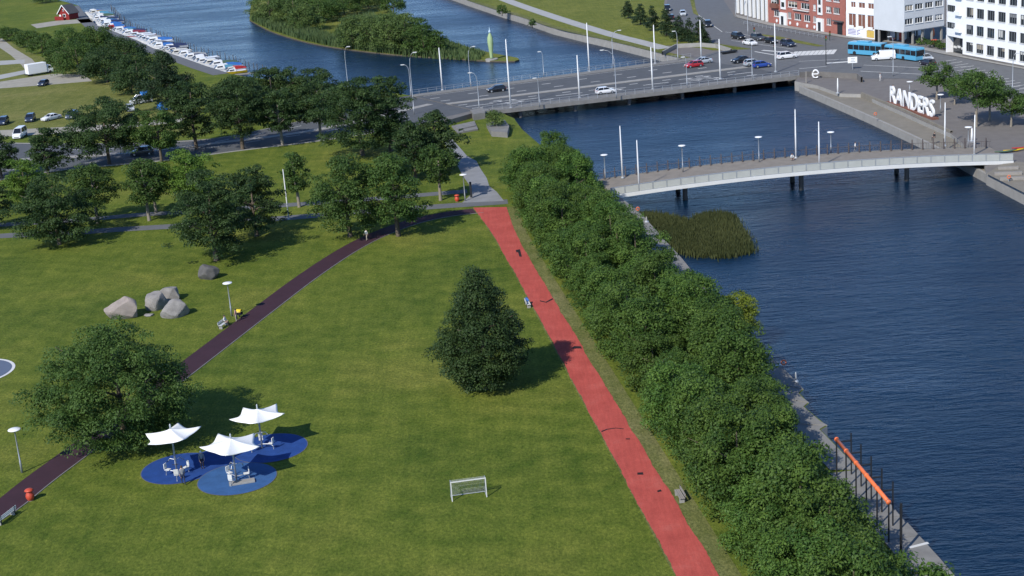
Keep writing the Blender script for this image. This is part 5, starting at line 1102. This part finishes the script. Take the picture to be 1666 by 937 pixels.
# ---- junction roads and markings
JR = [(1298, 124), (1402, 128), (1470, 128), (1560, 140), (1700, 172), (1800, 200), (1800, 140), (1666, 113), (1540, 90), (1471, 73), (1375, 63), (1250, 42), (1196, 28), (1150, -40), (1090, -40), (1085, 8), (1098, 40), (1132, 54), (1166, 70), (1228, 80), (1166, 84), (1124, 95.4)]
jr = patch('junction_road', JR, .03, m_asph2)
for a, b_, n_, dx, dy in (((1535, 100), (1556, 97), 15, 9.5, 3.4), ((1546, 111), (1572, 108), 12, 11, 4.0)):
    for k in range(n_): dash(jr, G(a[0]+dx*k, a[1]+dy*k), G(b_[0]+dx*k, b_[1]+dy*k), .22, .04)
for k in range(10):
    dash(jr, G(1296+k*7, 84-k*.35), G(1290+k*7, 91-k*.3), .9, .04)
for a, b_, w_ in (((1345, 103), (1388, 100), 1.4), ((1300, 112), (1345, 108), .3), ((1190, 66), (1290, 80), .2), ((1405, 106), (1530, 112), .25), ((1180, 52), (1290, 68), .2), ((1300, 100), (1380, 96), .25), ((1130, 20), (1175, 52), .2), ((1240, 82), (1290, 86), 1.0), ((1400, 116), (1500, 121), .3), ((1228, 84), (1262, 90), .5)):
    dash(jr, G(*a), G(*b_), w_, .041)
patch('traffic_island', [(1225, 54), (1270, 60), (1342, 75), (1330, 76), (1262, 64)], .07, m_rough); patch('traffic_island', [(1126, -20), (1132, 14), (1137, 26), (1128, 22), (1118, -20)], .07, m_rough)
patch('pavement', [(1196, 24), (1250, 37), (1375, 58.5), (1471, 67), (1471, 72), (1375, 62), (1250, 41.5), (1196, 28)], .13, m_conc); patch('pavement', [(1471, 72), (1540, 84), (1666, 109), (1800, 137), (1800, 140), (1666, 113), (1540, 89.5), (1471, 76)], .13, m_conc)
q = MB(); ribbon(q, spline(gp([(1196, 26), (1215, 44), (1260, 53), (1345, 66), (1400, 74)]), 5), -.06, .06, .75, m_steel, .6); railing('guard_rail', gp([(1210, 40), (1260, 49), (1345, 64)]), .9, None, m_steel); tag(bpy.data.objects['guard_rail'], 'long grey guard rail between street and brick block pavement', 'railing')
q = MB(); c = G(1186, 87); q.box((c.x, c.y, .5), (4.2, 1.1, .35), m_dsteel, R_(25)); q.box((c.x, c.y, .2), (3.6, .5, .4), m_dsteel, R_(25)); tag(q.build('dark_bench'), 'dark long bench beside the stone wall at the end of the bridge', 'bench')
patch('right_quay', [(1605, 283), (1666, 314), (1850, 408), (1850, 330), (1700, 268), (1640, 262)], .06, m_terr)
for i, (x, y, d) in enumerate(((1640, 285, (4, .6, .45)), (1655, 293, (5, .6, .45)), (1640, 276, (3, .6, .4)))):
    q = MB(); c = G(x, y); q.box((c.x, c.y, .06+d[2]/2), d, m_wood, R_(-10)); tag(q.build('timber_step', bevel=.02), '%s long timber step seat on the right quay' % ('middle', 'nearest', 'farthest')[i], 'step')
# ================================================================== PEOPLE
def person(name_px, rz, pose, shirt, trousers, hair, label, z=0.0, h=1.74, cap=None, loc=None):
    """one continuous skinned figure; pose: stand, walk, sit, crouch; faces local -y"""
    p = loc or G(name_px[0], name_px[1], z); V = []; Eg = []; Rd = []; Mi = []
    def v(co, r, m, par=None):
        V.append(Vector(co)); Rd.append(r); Mi.append(m)
        if par is not None: Eg.append((par, len(V)-1))
        return len(V)-1
    hipz = {'stand': .92, 'walk': .9, 'sit': .52, 'crouch': .38}[pose]; lean = {'stand': 0, 'walk': -.04, 'sit': .02, 'crouch': -.22}[pose]
    pel = v((0, 0, hipz), .145, 1); wa = v((0, lean*.4, hipz+.2), .13, 0, pel); ch = v((0, lean, hipz+.42), .155, 0, wa); nk = v((0, lean*1.2, hipz+.6), .06, 2, ch)
    hd = v((0, lean*1.3-.02, hipz+.7), .085, 2, nk); tp = v((0, lean*1.3-.015, hipz+.8), .08, 3, hd); v((0, lean*1.3-.125, hipz+.695), .02, 2, hd)
    for s in (-1, 1):
        hp = v((s*.1, 0, hipz-.05), .1, 1, pel)
        if pose in ('sit', 'crouch'): kn = v((s*.13, -.42, hipz+(.0 if pose == 'sit' else .12)), .065, 1, hp); an = v((s*.13, -.4, .09), .045, 1, kn); 
        else:
            st = s*.2 if pose == 'walk' else 0; kn = v((s*.1, -st*.5-.02, .48), .065, 1, hp); an = v((s*.1, -st+.03, .09), .045, 1, kn)
        to = V[an]; v((to.x, to.y-.17, .045), .04, 3, an)
        sh = v((s*.19, lean, hipz+.5), .065, 0, ch); fw = -.12 if pose in ('stand',) else (-s*-.15 if pose == 'walk' else -.2)
        el = v((s*.25, lean+.02+fw*.3, hipz+.24), .048, 0, sh); wr = v((s*.23, lean+fw-.04, hipz+.04 if pose != 'sit' else hipz+.1), .032, 2, el); W_ = V[wr]
        pm_ = v((W_.x, W_.y-.01, W_.z-.08), .034, 2, wr); P_ = V[pm_]
        for k in range(4):
            f = v((P_.x, P_.y-.03+k*.02, P_.z-.06+.008*abs(k-1.5)), .009, 2, pm_); F_ = V[f]; v((F_.x-s*.012, F_.y, F_.z-.035), .008, 2, f)
        v((P_.x-s*.02, P_.y-.05, P_.z-.005), .01, 2, pm_)
    me = bpy.data.meshes.new('body'); me.from_pydata(V, Eg, []); o = bpy.data.objects.new('person', me); col.objects.link(o)
    o.modifiers.new('skin', 'SKIN')
    for i, sv in enumerate(me.skin_vertices[0].data): sv.radius = (Rd[i], Rd[i]); sv.use_root = (i == 0)
    ss = o.modifiers.new('sub', 'SUBSURF'); ss.levels = ss.render_levels = 1
    bpy.context.view_layer.update(); m2 = bpy.data.meshes.new_from_object(o.evaluated_get(bpy.context.evaluated_depsgraph_get())); bpy.data.objects.remove(o)
    m2.materials.clear(); 
    for m in (shirt, trousers, m_skin, hair): m2.materials.append(m)
    A_ = np.array([tuple(q) for q in V])
    for f in m2.polygons:
        c = np.array(f.center); f.material_index = Mi[int(np.argmin(((A_-c)**2).sum(1)-np.array(Rd)**2))]; f.use_smooth = True
    o = bpy.data.objects.new('person', m2); col.objects.link(o); o.location = (p.x, p.y, z if loc is None else loc.z); o.rotation_euler = (0, 0, rz); k = h/1.74; o.scale = (k, k, k); tag(o, label, 'person')
    hp_ = V[hd]; q = MB(); q.lathe((hp_.x, hp_.y+.03, hp_.z-.02), [(.085, 0), (.108, .06), (.104, .11), (.07, .16), (.01, .18)], cap or hair, 12)
    if cap: q.box((hp_.x, hp_.y-.12, hp_.z+.06), (.15, .12, .02), cap)
    q.build('cap' if cap else 'hair', o, True)
    for s in (-1, 1):
        q = MB(); q.lathe((hp_.x+s*.033, hp_.y-.088, hp_.z+.012), [(.001, -.012), (.012, 0), (.001, .012)], m_black, 6); q.build('eye', o)
    return o
c_white, c_navy, c_grey, c_dark, c_beige = M('cloth_white', (.7, .7, .69), .85), M('cloth_navy', (.03, .04, .08), .85), M('cloth_grey', (.22, .23, .25), .85), M('cloth_dark', (.025, .025, .03), .85), M('cloth_beige', (.4, .34, .26), .85)
person((597, 391), R_(-40), 'walk', c_white, c_beige, m_hair, 'person in white walking on the maroon path under the trees', .03)
person((330, 762), R_(20), 'stand', c_grey, c_dark, m_hair, 'person with white cap standing on the blue ground between the sails', .03, cap=c_white)
person((299, 788), R_(200), 'walk', c_grey, c_navy, m_hair, 'person in grey jacket at the edge of the blue ground', .03, 1.82)
bp_ = b1+Vector((math.cos(am), math.sin(am), 0))*.5; person(None, am, 'sit', c_white, c_dark, m_hair, 'person in white top sitting on the bench by the maroon path', 0, loc=Vector((bp_.x, bp_.y, 0)))
person((385, 523), am+R_(180), 'stand', M('cloth_pink', (.55, .3, .26), .85), c_beige, m_hair, 'person in pale pink beside the bench on the maroon path', .03, 1.6)
person(None, R_(10), 'crouch', c_white, c_dark, m_hair, 'person crouching on the footbridge at the foot of the halfway mast', 0, loc=G(1288, 261, 1.35))
person(None, R_(80), 'walk', c_white, c_grey, m_hair, 'person in white walking on the footbridge right of the halfway mast', 0, loc=G(1391, 248, 1.2))
person((1520, 228), R_(-60), 'sit', c_dark, c_dark, m_hair, 'dark-clothed person sitting at the end of the terrace', .0); person((1453, 152), R_(0), 'stand', c_white, c_grey, m_hair, 'person in white standing left of the white letters', 0); person((1432, 132), R_(60), 'stand', c_white, c_white, m_hair, 'person in white by the plaza edge behind the letters', 0)
# pushchair with yellow hood
e = empty('pushchair', G(391, 517), am, 'pushchair with bright yellow hood beside the maroon path', 'pushchair'); m_y = M('yellow_cloth', (.7, .5, .03), .8)
q = MB(); q.loft([[(-.3, -.25, .45), (.3, -.25, .4), (.3, .25, .4), (-.3, .25, .45)], [(-.4, -.28, .75), (.38, -.28, .68), (.38, .28, .68), (-.4, .28, .75)]], c_dark); q.build('seat', e, fix=True)
q = MB(); secs = [[(.35*math.cos(t)-.1, s_*.3, .72+.42*math.sin(t)) for s_ in (-1, -.4, .4, 1)] for t in [R_(a) for a in range(20, 171, 25)]]; q.loft(secs, m_y, False, False); o = q.build('hood', e, True); sm = o.modifiers.new('thick', 'SOLIDIFY'); sm.thickness = .03
for x in (-.35, .4):
    for s in (-1, 1): q = MB(); q.tube([(x, s*.26, .15), (x, s*.31, .15)], .15, m_black, 12); q.build('wheel', e)
q = MB(); q.tube([(.4, -.26, .15), (-.3, -.26, .6), (-.75, -.26, 1.0), (-.75, .26, 1.0), (-.3, .26, .6), (.4, .26, .15)], .02, m_steel, 5); q.build('frame', e)
